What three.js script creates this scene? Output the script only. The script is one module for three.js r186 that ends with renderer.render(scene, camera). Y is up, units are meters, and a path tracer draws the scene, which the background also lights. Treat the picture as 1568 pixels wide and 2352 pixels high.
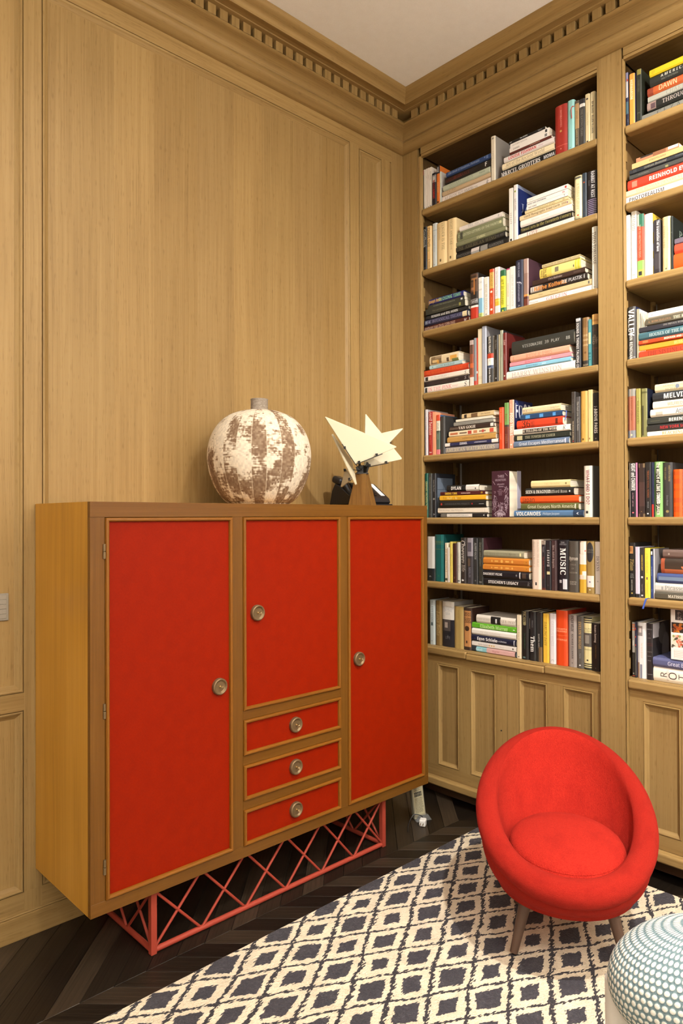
import * as THREE from 'three';
import { RoundedBoxGeometry } from 'three/addons/geometries/RoundedBoxGeometry.js';
import { mergeGeometries, toCreasedNormals } from 'three/addons/utils/BufferGeometryUtils.js';
import { RectAreaLightUniformsLib } from 'three/addons/lights/RectAreaLightUniformsLib.js';

// ---------------------------------------------------------------- camera, light, exposure
const scene = new THREE.Scene();
scene.background = new THREE.Color(0x000000);
const renderer = new THREE.WebGLRenderer({ antialias: true });
renderer.toneMapping = THREE.LinearToneMapping;
renderer.toneMappingExposure = 0.80;
renderer.shadowMap.enabled = true;
renderer.shadowMap.type = THREE.PCFSoftShadowMap;
RectAreaLightUniformsLib.init();

const camera = new THREE.PerspectiveCamera(2 * Math.atan(1176 / 1633.46) * 180 / Math.PI, 1568 / 2352, 0.05, 30);
{
  const yaw = 0.758636, pitch = 0.00715704, roll = -0.0038447;
  const f = new THREE.Vector3(Math.sin(yaw) * Math.cos(pitch), Math.sin(pitch), -Math.cos(yaw) * Math.cos(pitch));
  const r = new THREE.Vector3(Math.cos(yaw), 0, Math.sin(yaw)), u = r.clone().cross(f);
  const x = r.clone().multiplyScalar(Math.cos(roll)).addScaledVector(u, Math.sin(roll));
  const y = u.clone().multiplyScalar(Math.cos(roll)).addScaledVector(r, -Math.sin(roll));
  camera.quaternion.setFromRotationMatrix(new THREE.Matrix4().makeBasis(x, y, f.clone().negate()));
  camera.position.set(-2.791, 1.4, 2.47);
}
// unseen ceiling lights, placed and aimed to light bookcase and cabinet: [x, z, candela]
const CEIL = 3.484;
const UNSEEN_DOWNLIGHTS = [[-1.5, 1.15, 5, 'above the cabinet'], [-3.35, 1.15, 6, 'by the long panelled wall'], [-1.25, 2.5, 62, 'above the armchair', [0.62, -0.9, -0.36], 0.95], [-3.35, 2.95, 6, 'in the far corner of the room']];
const FILL_PENDANT = [-2.0, 2.6, 3.5, 9];          // globe lamp added out of view as room fill: x, y, z, candela
const FILL_UPLIGHTS = [[-0.6, 1.85, 3.9, 78, 'beside the bookcase end'], [-4.6, 1.85, 3.2, 70, 'by the far wall']];   // fill lamps added out of view to brighten the ceiling
const LAMP_COLOR = new THREE.Color().setRGB(1.0, 0.965, 0.93);

// ---------------------------------------------------------------- helpers
function rng(seed) { let s = seed >>> 0; return () => { s = (s + 0x6d2b79f5) | 0; let t = Math.imul(s ^ (s >>> 15), 1 | s); t = (t + Math.imul(t ^ (t >>> 7), 61 | t)) ^ t; return ((t ^ (t >>> 14)) >>> 0) / 4294967296; }; }
const used = new Map();
function numbered(name) { const n = used.get(name) || 0; used.set(name, n + 1); return n ? name + '_' + String(n).padStart(3, '0') : name; }
function tag(o, label, category, group) { o.userData.label = label; o.userData.category = category; if (group) o.userData.group = group; return o; }
function M(name, geo, mat, parent = scene) { const m = new THREE.Mesh(geo, mat); m.name = numbered(name); m.castShadow = m.receiveShadow = true; parent.add(m); return m; }
function thing(name, label, category, pos = [0, 0, 0], turn = 0, group) { const g = new THREE.Group(); g.name = numbered(name); g.position.set(...pos); g.rotation.y = turn; scene.add(g); return tag(g, label, category, group); }
function struct(name, pos = [0, 0, 0]) { const g = new THREE.Group(); g.name = numbered(name); g.position.set(...pos); g.userData.kind = 'structure'; scene.add(g); return g; }
function partGroup(name, parent) { const g = new THREE.Group(); g.name = numbered(name); parent.add(g); return g; }
let pieceSeed = 1;
// planar coordinates in metres, v along the grain, with a random shift per piece
function planarUV(geo, grain = 'y', seedShift = true) {
  const g = geo.index ? geo.toNonIndexed() : geo, p = g.attributes.position, n = p.count, uv = new Float32Array(n * 2);
  const r = rng(pieceSeed++ * 7919), ou = seedShift ? r() * 3 : 0, ov = seedShift ? r() * 3 : 0, gi = 'xyz'.indexOf(grain);
  const a = new THREE.Vector3(), b = new THREE.Vector3(), c = new THREE.Vector3();
  for (let i = 0; i < n; i += 3) {
    a.fromBufferAttribute(p, i); b.fromBufferAttribute(p, i + 1); c.fromBufferAttribute(p, i + 2);
    const nn = b.clone().sub(a).cross(c.clone().sub(a)), q = [Math.abs(nn.x), Math.abs(nn.y), Math.abs(nn.z)];
    const k = q.indexOf(Math.max(...q)), rest = [0, 1, 2].filter((z) => z !== k);
    let vi = rest.includes(gi) ? gi : rest[1], ui = rest.find((z) => z !== vi);
    for (let j = 0; j < 3; j++) { const w = [p.getX(i + j), p.getY(i + j), p.getZ(i + j)]; uv[(i + j) * 2] = w[ui] + ou; uv[(i + j) * 2 + 1] = w[vi] + ov; }
  }
  g.setAttribute('uv', new THREE.BufferAttribute(uv, 2));
  return g;
}
function bx(x0, x1, y0, y1, z0, z1, { r = 0, grain = 'y', seg = 2 } = {}) {
  const w = Math.abs(x1 - x0), h = Math.abs(y1 - y0), d = Math.abs(z1 - z0);
  const rr = Math.min(r, w / 2.01, h / 2.01, d / 2.01);
  const g = r ? new RoundedBoxGeometry(w, h, d, seg, rr) : new THREE.BoxGeometry(w, h, d);
  g.translate((x0 + x1) / 2, (y0 + y1) / 2, (z0 + z1) / 2);
  return planarUV(g, grain);
}
// quads between successive polylines (arrays of [x,y,z])
function strips(rows, closed = false, uvf) {
  const pos = [], uv = [];
  const R = rows.length, N = rows[0].length;
  for (let i = 0; i + 1 < R; i++) for (let j = 0; j < (closed ? N : N - 1); j++) {
    const k = (j + 1) % N, a = rows[i][j], b = rows[i + 1][j], c = rows[i + 1][k], d = rows[i][k];
    pos.push(...a, ...b, ...c, ...a, ...c, ...d);
    const q = uvf ? [uvf(i, j), uvf(i + 1, j), uvf(i + 1, j + 1), uvf(i, j + 1)] : [[0, 0], [1, 0], [1, 1], [0, 1]];
    uv.push(...q[0], ...q[1], ...q[2], ...q[0], ...q[2], ...q[3]);
  }
  const g = new THREE.BufferGeometry();
  g.setAttribute('position', new THREE.Float32BufferAttribute(pos, 3));
  g.setAttribute('uv', new THREE.Float32BufferAttribute(uv, 2));
  g.computeVertexNormals();
  return g;
}
// mitred picture-frame moulding on a plane: O origin (lower left), U, V, N unit vectors; profile = [[inset, height], ...]
function frameMould(O, U, V, N, W, H, profile, smooth = 0) {
  const pt = (a, b, e) => [0, 1, 2].map((i) => O[i] + U[i] * a + V[i] * b + N[i] * e);
  const rows = profile.map(([d, e]) => [pt(d, d, e), pt(W - d, d, e), pt(W - d, H - d, e), pt(d, H - d, e)]);
  let acc = [0]; for (let i = 1; i < profile.length; i++) acc.push(acc[i - 1] + Math.hypot(profile[i][0] - profile[i - 1][0], profile[i][1] - profile[i - 1][1]));
  const per = [0, W, W + H, 2 * W + H, 2 * W + 2 * H], o = pieceSeed++ * 0.37;
  const g = strips(rows, true, (i, j) => [acc[i] + o, per[j] + o]);
  return smooth ? toCreasedNormals(g, smooth) : g;
}
function tube(points, radius, rs = 8, closed = false, n) {
  const pts = points.map((p) => new THREE.Vector3(...p));
  const c = pts.length === 2 ? new THREE.LineCurve3(pts[0], pts[1]) : new THREE.CatmullRomCurve3(pts, closed, 'centripetal');
  return new THREE.TubeGeometry(c, n || (pts.length === 2 ? 1 : pts.length * 6), radius, rs, closed);
}
function rod(a, b, r, rs = 10) {        // capped straight rod
  const A = new THREE.Vector3(...a), B = new THREE.Vector3(...b), d = B.clone().sub(A);
  const g = new THREE.CylinderGeometry(r, r, d.length(), rs);
  g.applyQuaternion(new THREE.Quaternion().setFromUnitVectors(new THREE.Vector3(0, 1, 0), d.clone().normalize()));
  const m = A.add(B).multiplyScalar(0.5); g.translate(m.x, m.y, m.z); return g;
}
function taper(a, b, ra, rb, rs = 16) {
  const A = new THREE.Vector3(...a), B = new THREE.Vector3(...b), d = B.clone().sub(A);
  const g = new THREE.CylinderGeometry(rb, ra, d.length(), rs, 1);
  g.applyQuaternion(new THREE.Quaternion().setFromUnitVectors(new THREE.Vector3(0, 1, 0), d.clone().normalize()));
  const m = A.add(B).multiplyScalar(0.5); g.translate(m.x, m.y, m.z); return g;
}

// ---------------------------------------------------------------- procedural textures
function hash2(x, y, s) { let h = Math.imul(x | 0, 374761393) + Math.imul(y | 0, 668265263) + Math.imul(s | 0, 2147483647 ^ 0x5bd1e995); h = Math.imul(h ^ (h >>> 13), 1274126177); return ((h ^ (h >>> 16)) >>> 0) / 4294967296; }
function vn(x, y, px, py, s) {          // value noise that repeats every px, py cells
  const xi = Math.floor(x), yi = Math.floor(y), fx = x - xi, fy = y - yi, sx = fx * fx * (3 - 2 * fx), sy = fy * fy * (3 - 2 * fy);
  const x0 = ((xi % px) + px) % px, x1 = (x0 + 1) % px, y0 = ((yi % py) + py) % py, y1 = (y0 + 1) % py;
  const a = hash2(x0, y0, s), b = hash2(x1, y0, s), c = hash2(x0, y1, s), d = hash2(x1, y1, s);
  return a + (b - a) * sx + (c - a) * sy + (a - b - c + d) * sx * sy;
}
const toS = (c) => Math.round(255 * Math.min(1, Math.max(0, c)));
function makeTex(w, h, fn, srgb = true, su = 1, sv = 1) {
  const d = new Uint8Array(w * h * 4);
  for (let y = 0, o = 0; y < h; y++) for (let x = 0; x < w; x++, o += 4) { const c = fn((x + 0.5) / w, (y + 0.5) / h, x, y); d[o] = toS(c[0]); d[o + 1] = toS(c[1]); d[o + 2] = toS(c[2]); d[o + 3] = 255; }
  const t = new THREE.DataTexture(d, w, h, THREE.RGBAFormat);
  t.wrapS = t.wrapT = THREE.RepeatWrapping; t.magFilter = THREE.LinearFilter; t.minFilter = THREE.LinearMipmapLinearFilter; t.generateMipmaps = true;
  if (srgb) t.colorSpace = THREE.SRGBColorSpace;
  t.repeat.set(1 / su, 1 / sv); t.needsUpdate = true; return t;
}
const mix3 = (a, b, t) => [a[0] + (b[0] - a[0]) * t, a[1] + (b[1] - a[1]) * t, a[2] + (b[2] - a[2]) * t];
const hex = (s) => [parseInt(s.slice(1, 3), 16) / 255, parseInt(s.slice(3, 5), 16) / 255, parseInt(s.slice(5, 7), 16) / 255];
// straight-grained wood: fine streaks, broad tone, pore dashes; covers 1 m across, 2 m along
function woodFn(dark, mid, light, seed, { streak = 0.5, pores = 0.5, broad = 0.35 } = {}) {
  const D = hex(dark), Md = hex(mid), L = hex(light);
  return (u, v) => {
    const wob = (vn(u * 5, v * 4, 5, 4, seed) - 0.5) * 0.012, uu = u + wob;
    let t = 0.5 + streak * ((vn(uu * 300, v * 9, 300, 9, seed + 1) - 0.5) * 0.9 + (vn(uu * 110, v * 5, 110, 5, seed + 2) - 0.5) * 0.7)
      + broad * ((vn(uu * 44, v * 3, 44, 3, seed + 3) - 0.5) * 0.7 + (vn(uu * 6, v * 5, 6, 5, seed + 4) - 0.5) * 0.9);
    const pr = vn(uu * 420, v * 70, 420, 70, seed + 5);
    if (pr > 0.74) t -= pores * (pr - 0.74) * 2.2;
    t = Math.min(1, Math.max(0, t));
    return t < 0.5 ? mix3(D, Md, t * 2) : mix3(Md, L, t * 2 - 1);
  };
}
const oakTex = makeTex(1024, 1024, woodFn('#92754a', '#ab8c5d', '#bd9f6f', 11, { streak: 0.34, pores: 0.6, broad: 0.24 }), true, 1, 2);
const oakBump = makeTex(512, 512, (u, v) => { const t = 0.5 + 0.5 * (vn(u * 300, v * 9, 300, 9, 12) - 0.5) - 0.4 * Math.max(0, vn(u * 420, v * 70, 420, 70, 16) - 0.74); return [t, t, t]; }, false, 1, 2);
const satinTex = makeTex(1024, 1024, woodFn('#96681f', '#b7842f', '#c99642', 31, { streak: 0.22, pores: 0.12, broad: 0.4 }), true, 0.8, 1.6);
const walnutTex = makeTex(512, 1024, woodFn('#54340d', '#664113', '#785221', 47, { streak: 0.25, pores: 0.2, broad: 0.25 }), true, 0.6, 1.2);
const floorTex = makeTex(512, 1024, woodFn('#1d1711', '#2a221a', '#3a3024', 61, { streak: 0.5, pores: 0.4, broad: 0.3 }), true, 0.5, 1);
const teakTex = makeTex(512, 512, woodFn('#553a18', '#6d4c22', '#86622f', 71, { streak: 0.35, pores: 0.3, broad: 0.4 }), true, 0.25, 0.5);

const wood = (map, color, roughness, extra = {}) => new THREE.MeshPhysicalMaterial({ map, color, roughness, bumpMap: oakBump, bumpScale: 0.0004, specularIntensity: 0.6, ...extra });
const OAK = wood(oakTex, new THREE.Color(0.745, 0.725, 0.605), 0.5, { specularIntensity: 0.6 });
const OAK_B = wood(oakTex, new THREE.Color(0.70, 0.665, 0.53), 0.5), OAK_C = wood(oakTex, new THREE.Color(0.79, 0.765, 0.635), 0.5);
const OAK_D = wood(oakTex, new THREE.Color(0.725, 0.70, 0.59), 0.52);
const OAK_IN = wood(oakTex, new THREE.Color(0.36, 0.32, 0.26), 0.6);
const TOE = wood(oakTex, new THREE.Color(0.16, 0.12, 0.10), 0.7);
const SATIN = wood(satinTex, 0xffffff, 0.35, { bumpScale: 0.00015 });
const WALNUT = wood(walnutTex, 0xffffff, 0.35, { bumpScale: 0.0002 });
const BEAD = wood(walnutTex, new THREE.Color(1.45, 1.3, 1.05), 0.32, { bumpScale: 0.0001 });
const TEAK = wood(teakTex, 0xffffff, 0.4);
const FLOORS = [0.62, 0.45, 1.5, 0.52, 0.9].map((k) => wood(floorTex, new THREE.Color(k, k * 0.98, k * 0.94), 0.38, { bumpScale: 0.0006 }));
const std = (color, roughness, extra = {}) => new THREE.MeshPhysicalMaterial({ color, roughness, ...extra });
const speck = (a, b, seed, n = 90) => { const A = hex(a), B = hex(b); return makeTex(256, 256, (u, v) => mix3(A, B, 0.55 * vn(u * n, v * n, n, n, seed) + 0.45 * vn(u * 12, v * 12, 12, 12, seed + 1)), true, 0.3, 0.3); };
const PLASTER = new THREE.MeshPhysicalMaterial({ map: speck('#e6e1d9', '#ece8e1', 5), roughness: 0.95 });
const WALLPAINT = new THREE.MeshPhysicalMaterial({ map: speck('#ddd8d0', '#e4dfd8', 8), roughness: 0.9 });  // walls out of view, kept pale to bounce neutral light
const REDSKIN = new THREE.MeshPhysicalMaterial({ map: speck('#7e1600', '#881a00', 9, 120), roughness: 0.5, specularIntensity: 0.2, bumpMap: makeTex(256, 256, (u, v) => { const t = vn(u * 128, v * 128, 128, 128, 4); return [t, t, t]; }, false, 0.12, 0.12), bumpScale: 0.0002 });
const BRASS = std(new THREE.Color(0.19, 0.125, 0.06), 0.5, { metalness: 0.6 });
const BRIGHT = std(new THREE.Color(0.55, 0.42, 0.24), 0.3, { metalness: 1 });
const COPPERRED = std(new THREE.Color(0.34, 0.050, 0.028), 0.5, { specularIntensity: 0.5 });
const BLACKMETAL = std(new THREE.Color(0.012, 0.012, 0.011), 0.45);
const BLACKPLASTIC = std(new THREE.Color(0.012, 0.012, 0.014), 0.38);
const CREAM = std(new THREE.Color(0.56, 0.50, 0.34), 0.4, { transmission: 0.1, thickness: 0 });

// ---------------------------------------------------------------- room shell
const X0 = -5.2, Z1 = 4.8;
{
  const floor = struct('floor');
  M('slab', bx(X0, 0.4, -0.12, -0.021, -0.02, Z1, { grain: 'x' }), TOE, floor);
  // chevron boards: columns along x, 0.45 m deep, boards at 45 degrees, meeting in points
  const CW = 0.45, P = 0.105, g = 0.0007, rows = 8, r = rng(5), shapes = [];
  for (let dir = 0; dir < 2; dir++) {   // parallelogram, 20 mm thick, eased top edge
    const s = dir ? -1 : 1, sh = new THREE.Shape();
    const x0 = g, x1 = P - g;
    sh.moveTo(x0, g); sh.lineTo(x1, g); sh.lineTo(x1 + s * (CW - 2 * g), CW - g); sh.lineTo(x0 + s * (CW - 2 * g), CW - g); sh.closePath();
    const e = new THREE.ExtrudeGeometry(sh, { depth: 0.018, bevelEnabled: true, bevelThickness: 0.0012, bevelSize: 0.0009, bevelOffset: -0.0009, bevelSegments: 1 });
    e.rotateX(Math.PI / 2);             // shape y becomes z, depth goes down
    e.translate(0, -0.0012, 0);
    for (let k = 0; k < 3; k++) {
      const q = e.toNonIndexed(), p = q.attributes.position, uv = new Float32Array(p.count * 2), o = r() * 2, o2 = r() * 2;
      for (let i = 0; i < p.count; i++) { const x = p.getX(i), z = p.getZ(i); uv[i * 2] = (x - s * z) * 0.7071 + o; uv[i * 2 + 1] = (x + s * z) * 0.7071 * s + o2; }
      q.setAttribute('uv', new THREE.BufferAttribute(uv, 2)); shapes.push(q);
    }
  }
  let last = 0;
  for (let c = 0; c < 6; c++) {
    const dir = c % 2 ? 0 : 1;          // first column by the wall leans back
    for (let k = -1; k < 46; k++) {
      const x = -4.55 + k * P + (dir ? CW : 0);
      if (x + P > 0.06 || (dir ? x - CW : x + CW) > 0.06 - (dir ? 0 : 0)) if (x > 0.05 && (dir ? x - CW : x + CW) > 0.05) continue;
      if (Math.max(x + P, x + P + (dir ? -CW : CW)) > 0.34) continue;
      if (c > 3 && x < -3.4) continue;
      let m = Math.floor(r() * 5); if (m === last) m = (m + 1) % 5; last = m;
      const b = M('floor_board', shapes[dir * 3 + Math.floor(r() * 3)], FLOORS[m], floor);
      b.position.set(x, 0, c * CW);
    }
  }
  M('subfloor_strip', bx(X0, 0.4, -0.021, -0.0185, -0.02, 2.7, { grain: 'x' }), FLOORS[1], floor);
  M('floor_field', bx(X0, 0.4, -0.021, -0.0012, 2.702, Z1, { grain: 'x' }), FLOORS[0], floor);
  const ceil = struct('ceiling');
  M('plaster', bx(X0 - 0.15, 0.5, CEIL, CEIL + 0.16, -0.15, Z1 + 0.15), PLASTER, ceil);
  const wr = struct('wall_right'); M('masonry', bx(0.375, 0.5, -0.12, CEIL, -0.15, Z1), WALLPAINT, wr);
  M('painted_face', bx(0.0, 0.374, 0, CEIL, 2.25, Z1), WALLPAINT, wr);
  const wb = struct('wall_back'); M('painted_face', bx(X0, 0.5, -0.12, CEIL, Z1, Z1 + 0.15), WALLPAINT, wb);
  const wf = struct('wall_far'); M('painted_face', bx(X0 - 0.15, X0, -0.12, CEIL, -0.15, Z1 + 0.15), WALLPAINT, wf);
}
// left wall: oak frame-and-panel
const BEADMOULD = [[0, 0], [0.0008, -0.006], [0.0032, -0.006], [0.004, 0.0015], [0.0075, 0.003], [0.0115, 0.0015], [0.013, -0.002], [0.0155, -0.004], [0.021, -0.0075], [0.0245, -0.0095], [0.026, -0.0115], [0.028, -0.012]];
{
  const w = struct('wall_left');
  M('backing', bx(X0, 0.4, -0.12, CEIL, -0.15, -0.0205), WALLPAINT, w);
  const T = -0.02, TOP = 3.226, B = 0.149;
  const oak = (n, a, b, c, d, m = OAK, grain = 'y') => M(n, bx(a, b, c, d, T, 0, { grain }), m, w);
  const panel = (x0, x1, y0, y1, leaves) => {
    M('panel_moulding', frameMould([x0, y0, 0], [1, 0, 0], [0, 1, 0], [0, 0, 1], x1 - x0, y1 - y0, BEADMOULD, 0.5), OAK, w);
    const mats = [OAK, OAK_B, OAK_C, OAK_D];
    const a = x0 + 0.027, b = x1 - 0.027; let p = a;
    for (let i = 0; i < leaves.length; i++) { const q = i === leaves.length - 1 ? b : a + (b - a) * leaves[i]; M('veneer_leaf', bx(p, q, y0 + 0.027, y1 - 0.027, T, -0.012), mats[(i * 2 + (i >> 1)) % 4], w); p = q; }
  };
  oak('stile', -1.921, -1.861, B, TOP); oak('stile', -0.385, -0.323, B, TOP, OAK_C); oak('stile', -0.161, -0.099, B, TOP, OAK_C);
  M('pilaster', bx(-0.0865, 0.02, 0.083, 3.30, T, 0.0, { r: 0.002 }), OAK_D, w);
  M('groove', bx(-0.099, -0.0865, B, TOP, T, -0.006), OAK_B, w);
  oak('top_rail', -1.861, -0.0865, TOP, 3.30, OAK_C, 'x'); oak('bottom_rail', -1.861, -0.0865, 0.083, B, OAK, 'x');
  panel(-1.861, -0.385, B, TOP, [0.17, 0.285, 0.42, 0.545, 0.65, 0.78, 0.9, 1]);
  panel(-0.323, -0.161, B, 3.216, [1]); oak('top_rail', -0.323, -0.161, 3.216, TOP, OAK_C, 'x');
  let xr = -1.921;
  for (let k = 0; k < 4; k++) {
    const xl = xr - 0.74;
    panel(xl, xr, 0.815, TOP, [0.5, 1]); panel(xl, xr, 0.147, 0.756, [0.55, 1]);
    oak('mid_rail', xl, xr, 0.756, 0.815, OAK_B, 'x');
    M('top_rail', bx(xl, xr, TOP, 3.30, T, 0, { grain: 'x' }), OAK, w); M('bottom_rail', bx(xl, xr, 0.083, 0.147, T, 0, { grain: 'x' }), OAK, w);
    M('stile', bx(xl - 0.06, xl, 0.083, 3.30, T, 0), OAK, w); xr = xl - 0.06;
  }
  M('stile', bx(-1.921, -1.861, TOP, 3.30, T, 0), OAK, w); M('stile', bx(-1.921, -1.861, 0.083, B, T, 0), OAK, w);
  const base = struct('baseboard_left');
  M('board', bx(X0, -0.002, 0, 0.078, -0.02, 0.013, { r: 0.002, grain: 'x' }), OAK_B, base);
  M('cap', bx(X0, -0.002, 0.078, 0.0845, -0.02, 0.009, { r: 0.003, grain: 'x' }), OAK, base);
}
// cornice: bed moulding, frieze, dentils, crown
{
  const bed = [[0.0, 3.288], [0.012, 3.289], [0.020, 3.295], [0.032, 3.303], [0.040, 3.315], [0.041, 3.327], [0.036, 3.337], [0.028, 3.342], [0.026, 3.346], [0.028, 3.354], [0.034, 3.364], [0.045, 3.372], [0.060, 3.378], [0.075, 3.3815], [0.082, 3.383], [0.090, 3.386], [0.0935, 3.3895], [0.092, 3.3932], [0.088, 3.394], [0.047, 3.3942], [0.047, 3.434]];
  const crown = [[0.047, 3.434], [0.112, 3.434], [0.114, 3.437], [0.150, 3.438], [0.152, 3.431], [0.158, 3.431], [0.160, 3.446], [0.166, 3.453], [0.176, 3.457], [0.187, 3.463], [0.195, 3.472], [0.199, 3.478], [0.2, CEIL - 0.0005]];
  const run = (prof, left) => {
    let acc = [0]; for (let i = 1; i < prof.length; i++) acc.push(acc[i - 1] + Math.hypot(prof[i][0] - prof[i - 1][0], prof[i][1] - prof[i - 1][1]));
    const L = left ? 5.2 : 4.8, o = left ? 0.3 : 1.7;
    return toCreasedNormals(strips(prof.map(([p, y]) => left ? [[-L, y, p], [-p, y, p]] : [[-p, y, p], [-p, y, L]]), false, (i, j) => [acc[i] + o, j ? L + o : o]), 0.7);
  };
  for (const left of [true, false]) {
    const t = struct(left ? 'trim_1' : 'trim_2');
    M('bed_moulding', run(bed, left), OAK_B, t); M('crown_moulding', run(crown, left), OAK_B, t);
    const P = 0.0565, geos = [0, 1, 2].map(() => planarUV(new RoundedBoxGeometry(left ? 0.0375 : 0.045, 0.0405, left ? 0.045 : 0.0375, 1, 0.0012), 'y'));
    for (let k = 0; k < 42; k++) {
      const s = 0.1585 + k * P, d = M('dentil', geos[k % 3], k % 2 ? OAK : OAK_B, t);
      d.position.set(left ? -s : -0.0702, 3.4145, left ? 0.0702 : s);
    }
  }
}
// built-in bookcase on the x = 0 face
const SHELVES = [2.972, 2.661, 2.349, 2.030, 1.713, 1.396, 1.074, 0.746];
{
  const b = thing('bookcase', 'built-in oak bookcase with panelled doors filling the wall beside the cabinet', 'bookcase');
  const D = 0.36, FY = 0.03;
  M('end_stile', bx(0, 0.022, 0.0, 3.30, 0.0005, 0.100), OAK_B, b);
  M('end_stile_bead', bx(0.001, 0.022, 0.06, 3.245, 0.1015, 0.1065, { r: 0.002 }), OAK, b);
  M('end_stile_bead', bx(0.0, 0.022, 0.06, 3.245, 0.108, 0.123, { r: 0.003 }), OAK, b);
  M('stile', bx(0, 0.022, 0.06, 3.30, 1.073, 1.176), OAK, b); M('stile_bead', bx(0.001, 0.022, 0.06, 3.245, 1.178, 1.184, { r: 0.002 }), OAK, b);
  M('stile', bx(0, 0.022, 0.06, 3.30, 2.135, 2.246), OAK, b);
  for (const [a, c] of [[0.123, 1.073], [1.184, 2.135]]) {
    M('header', bx(0, 0.022, 3.262, 3.30, a, c, { grain: 'z' }), OAK, b);
    M('header_bead', bx(-0.003, 0.022, 3.253, 3.2615, a, c, { r: 0.003, grain: 'z' }), OAK, b);
    M('header_bead', bx(0.001, 0.022, 3.240, 3.2525, a, c, { r: 0.002, grain: 'z' }), OAK_C, b);
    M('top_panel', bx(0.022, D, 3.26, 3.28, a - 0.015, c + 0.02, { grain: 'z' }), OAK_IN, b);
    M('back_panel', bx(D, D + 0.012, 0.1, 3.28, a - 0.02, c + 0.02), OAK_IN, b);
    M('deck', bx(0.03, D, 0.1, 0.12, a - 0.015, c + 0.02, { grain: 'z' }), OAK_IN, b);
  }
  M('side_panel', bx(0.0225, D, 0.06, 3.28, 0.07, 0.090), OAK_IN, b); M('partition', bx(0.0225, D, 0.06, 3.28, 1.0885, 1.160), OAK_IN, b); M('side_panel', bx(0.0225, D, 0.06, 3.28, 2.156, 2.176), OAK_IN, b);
  // notched supports for the shelves
  const rack = (z0, dir, x) => {
    const gs = [bx(x, x + 0.018, 0.77, 3.255, z0, z0 + dir * 0.006)];
    for (let y = 0.78; y < 3.2; y += 0.0765) gs.push(bx(x, x + 0.018, y, y + 0.0435, z0 + dir * 0.006, z0 + dir * 0.015));
    return mergeGeometries(gs);
  };
  for (const [z0, dir] of [[0.0901, 1], [1.0884, -1], [1.1601, 1], [2.1559, -1]]) for (const x of [0.034, 0.3]) M('notched_support', rack(z0, dir, x), OAK, b);
  SHELVES.forEach((y, i) => {
    for (const [a, c] of [[0.123, 1.073], [1.184, 2.135]]) {
      if (i < 7) {
        M('shelf', bx(0.053, D - 0.002, y - 0.0235, y - 0.0005, a - 0.018, c + 0.001, { grain: 'z' }), OAK_D, b);
        M('shelf_nosing', bx(0.003, 0.0525, y - 0.033, y - 0.0003, a + 0.001, c - 0.001, { r: 0.010, seg: 4, grain: 'z' }), i % 2 ? OAK : OAK_C, b);
      } else {
        M('ledge', bx(0.0245, D - 0.002, y - 0.03, y - 0.0005, a - 0.018, c + 0.001, { grain: 'z' }), OAK, b);
        const p0 = a + 0.267, p1 = a < 1 ? 0.81 : 1.87;
        M('ledge_nosing', bx(0.0, 0.0245, 0.710, y - 0.0003, a + 0.001, p0 - 0.001, { r: 0.008, seg: 4, grain: 'z' }), OAK, b);
        M('ledge_nosing', bx(0.0, 0.0245, 0.710, y - 0.0003, p1 + 0.001, c - 0.001, { r: 0.008, seg: 4, grain: 'z' }), OAK, b);
        M('pull_out_board', bx(-0.003, 0.0245, 0.709, y - 0.0065, p0, p1, { r: 0.007, seg: 4, grain: 'z' }), OAK_C, b);
        M('ledge_strip', bx(0.007, 0.0245, y - 0.005, y - 0.0003, p0, p1, { r: 0.001, grain: 'z' }), OAK, b);
      }
    }
  });
  // doors: [z0, z1, panels]
  const DM = [[0, 0], [0.001, -0.002], [0.0025, -0.002], [0.004, 0.0012], [0.007, 0.0015], [0.0095, -0.001], [0.011, -0.004], [0.0155, -0.0085], [0.0195, -0.0115], [0.021, -0.0125]];
  for (const [z0, z1, ps, key] of [[0.124, 0.6085, [[0.201, 0.335], [0.401, 0.548]], 1], [0.6105, 1.072, [[0.67, 0.816], [0.89, 1.032]], 0], [1.185, 1.659, [[1.237, 1.385], [1.465, 1.612]], 1], [1.661, 2.134, [[1.708, 1.855], [1.935, 2.082]], 0]]) {
    const fx = 0.019, bk = 0.04, y0 = 0.101, y1 = 0.7085, pt = 0.664, pb = 0.156;
    const door = M('door', bx(fx, bk, pb, pt, z0, ps[0][0]), OAK, b);
    M('stile', bx(fx, bk, pb, pt, ps[0][1], ps[1][0]), OAK, door); M('stile', bx(fx, bk, pb, pt, ps[1][1], z1), OAK, door);
    M('rail', bx(fx, bk, pt, y1, z0, z1, { grain: 'z' }), OAK_C, door); M('rail', bx(fx, bk, y0, pb, z0, z1, { grain: 'z' }), OAK, door);
    for (const [a, c] of ps) {
      M('panel_moulding', frameMould([fx, pb, a], [0, 0, 1], [0, 1, 0], [-1, 0, 0], c - a, pt - pb, DM, 0.5), OAK, door);
      M('panel', bx(fx + 0.0125, bk - 0.001, pb + 0.019, pt - 0.019, a + 0.019, c - 0.019), OAK_D, door);
    }
    if (key) { const k = new THREE.CylinderGeometry(0.0035, 0.0035, 0.002, 12); k.rotateZ(Math.PI / 2); k.translate(fx - 0.0005, 0.407, z1 - 0.031); M('keyhole', k, BLACKMETAL, door); }
  }
  M('plinth_moulding', bx(-0.012, 0.05, 0.0605, 0.0995, 0.0005, 2.246, { r: 0.009, seg: 4, grain: 'z' }), OAK_C, b);
  M('toe_kick', bx(0.055, 0.075, 0.0, 0.0605, 0.0, 2.246, { grain: 'z' }), TOE, b);
}
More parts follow.
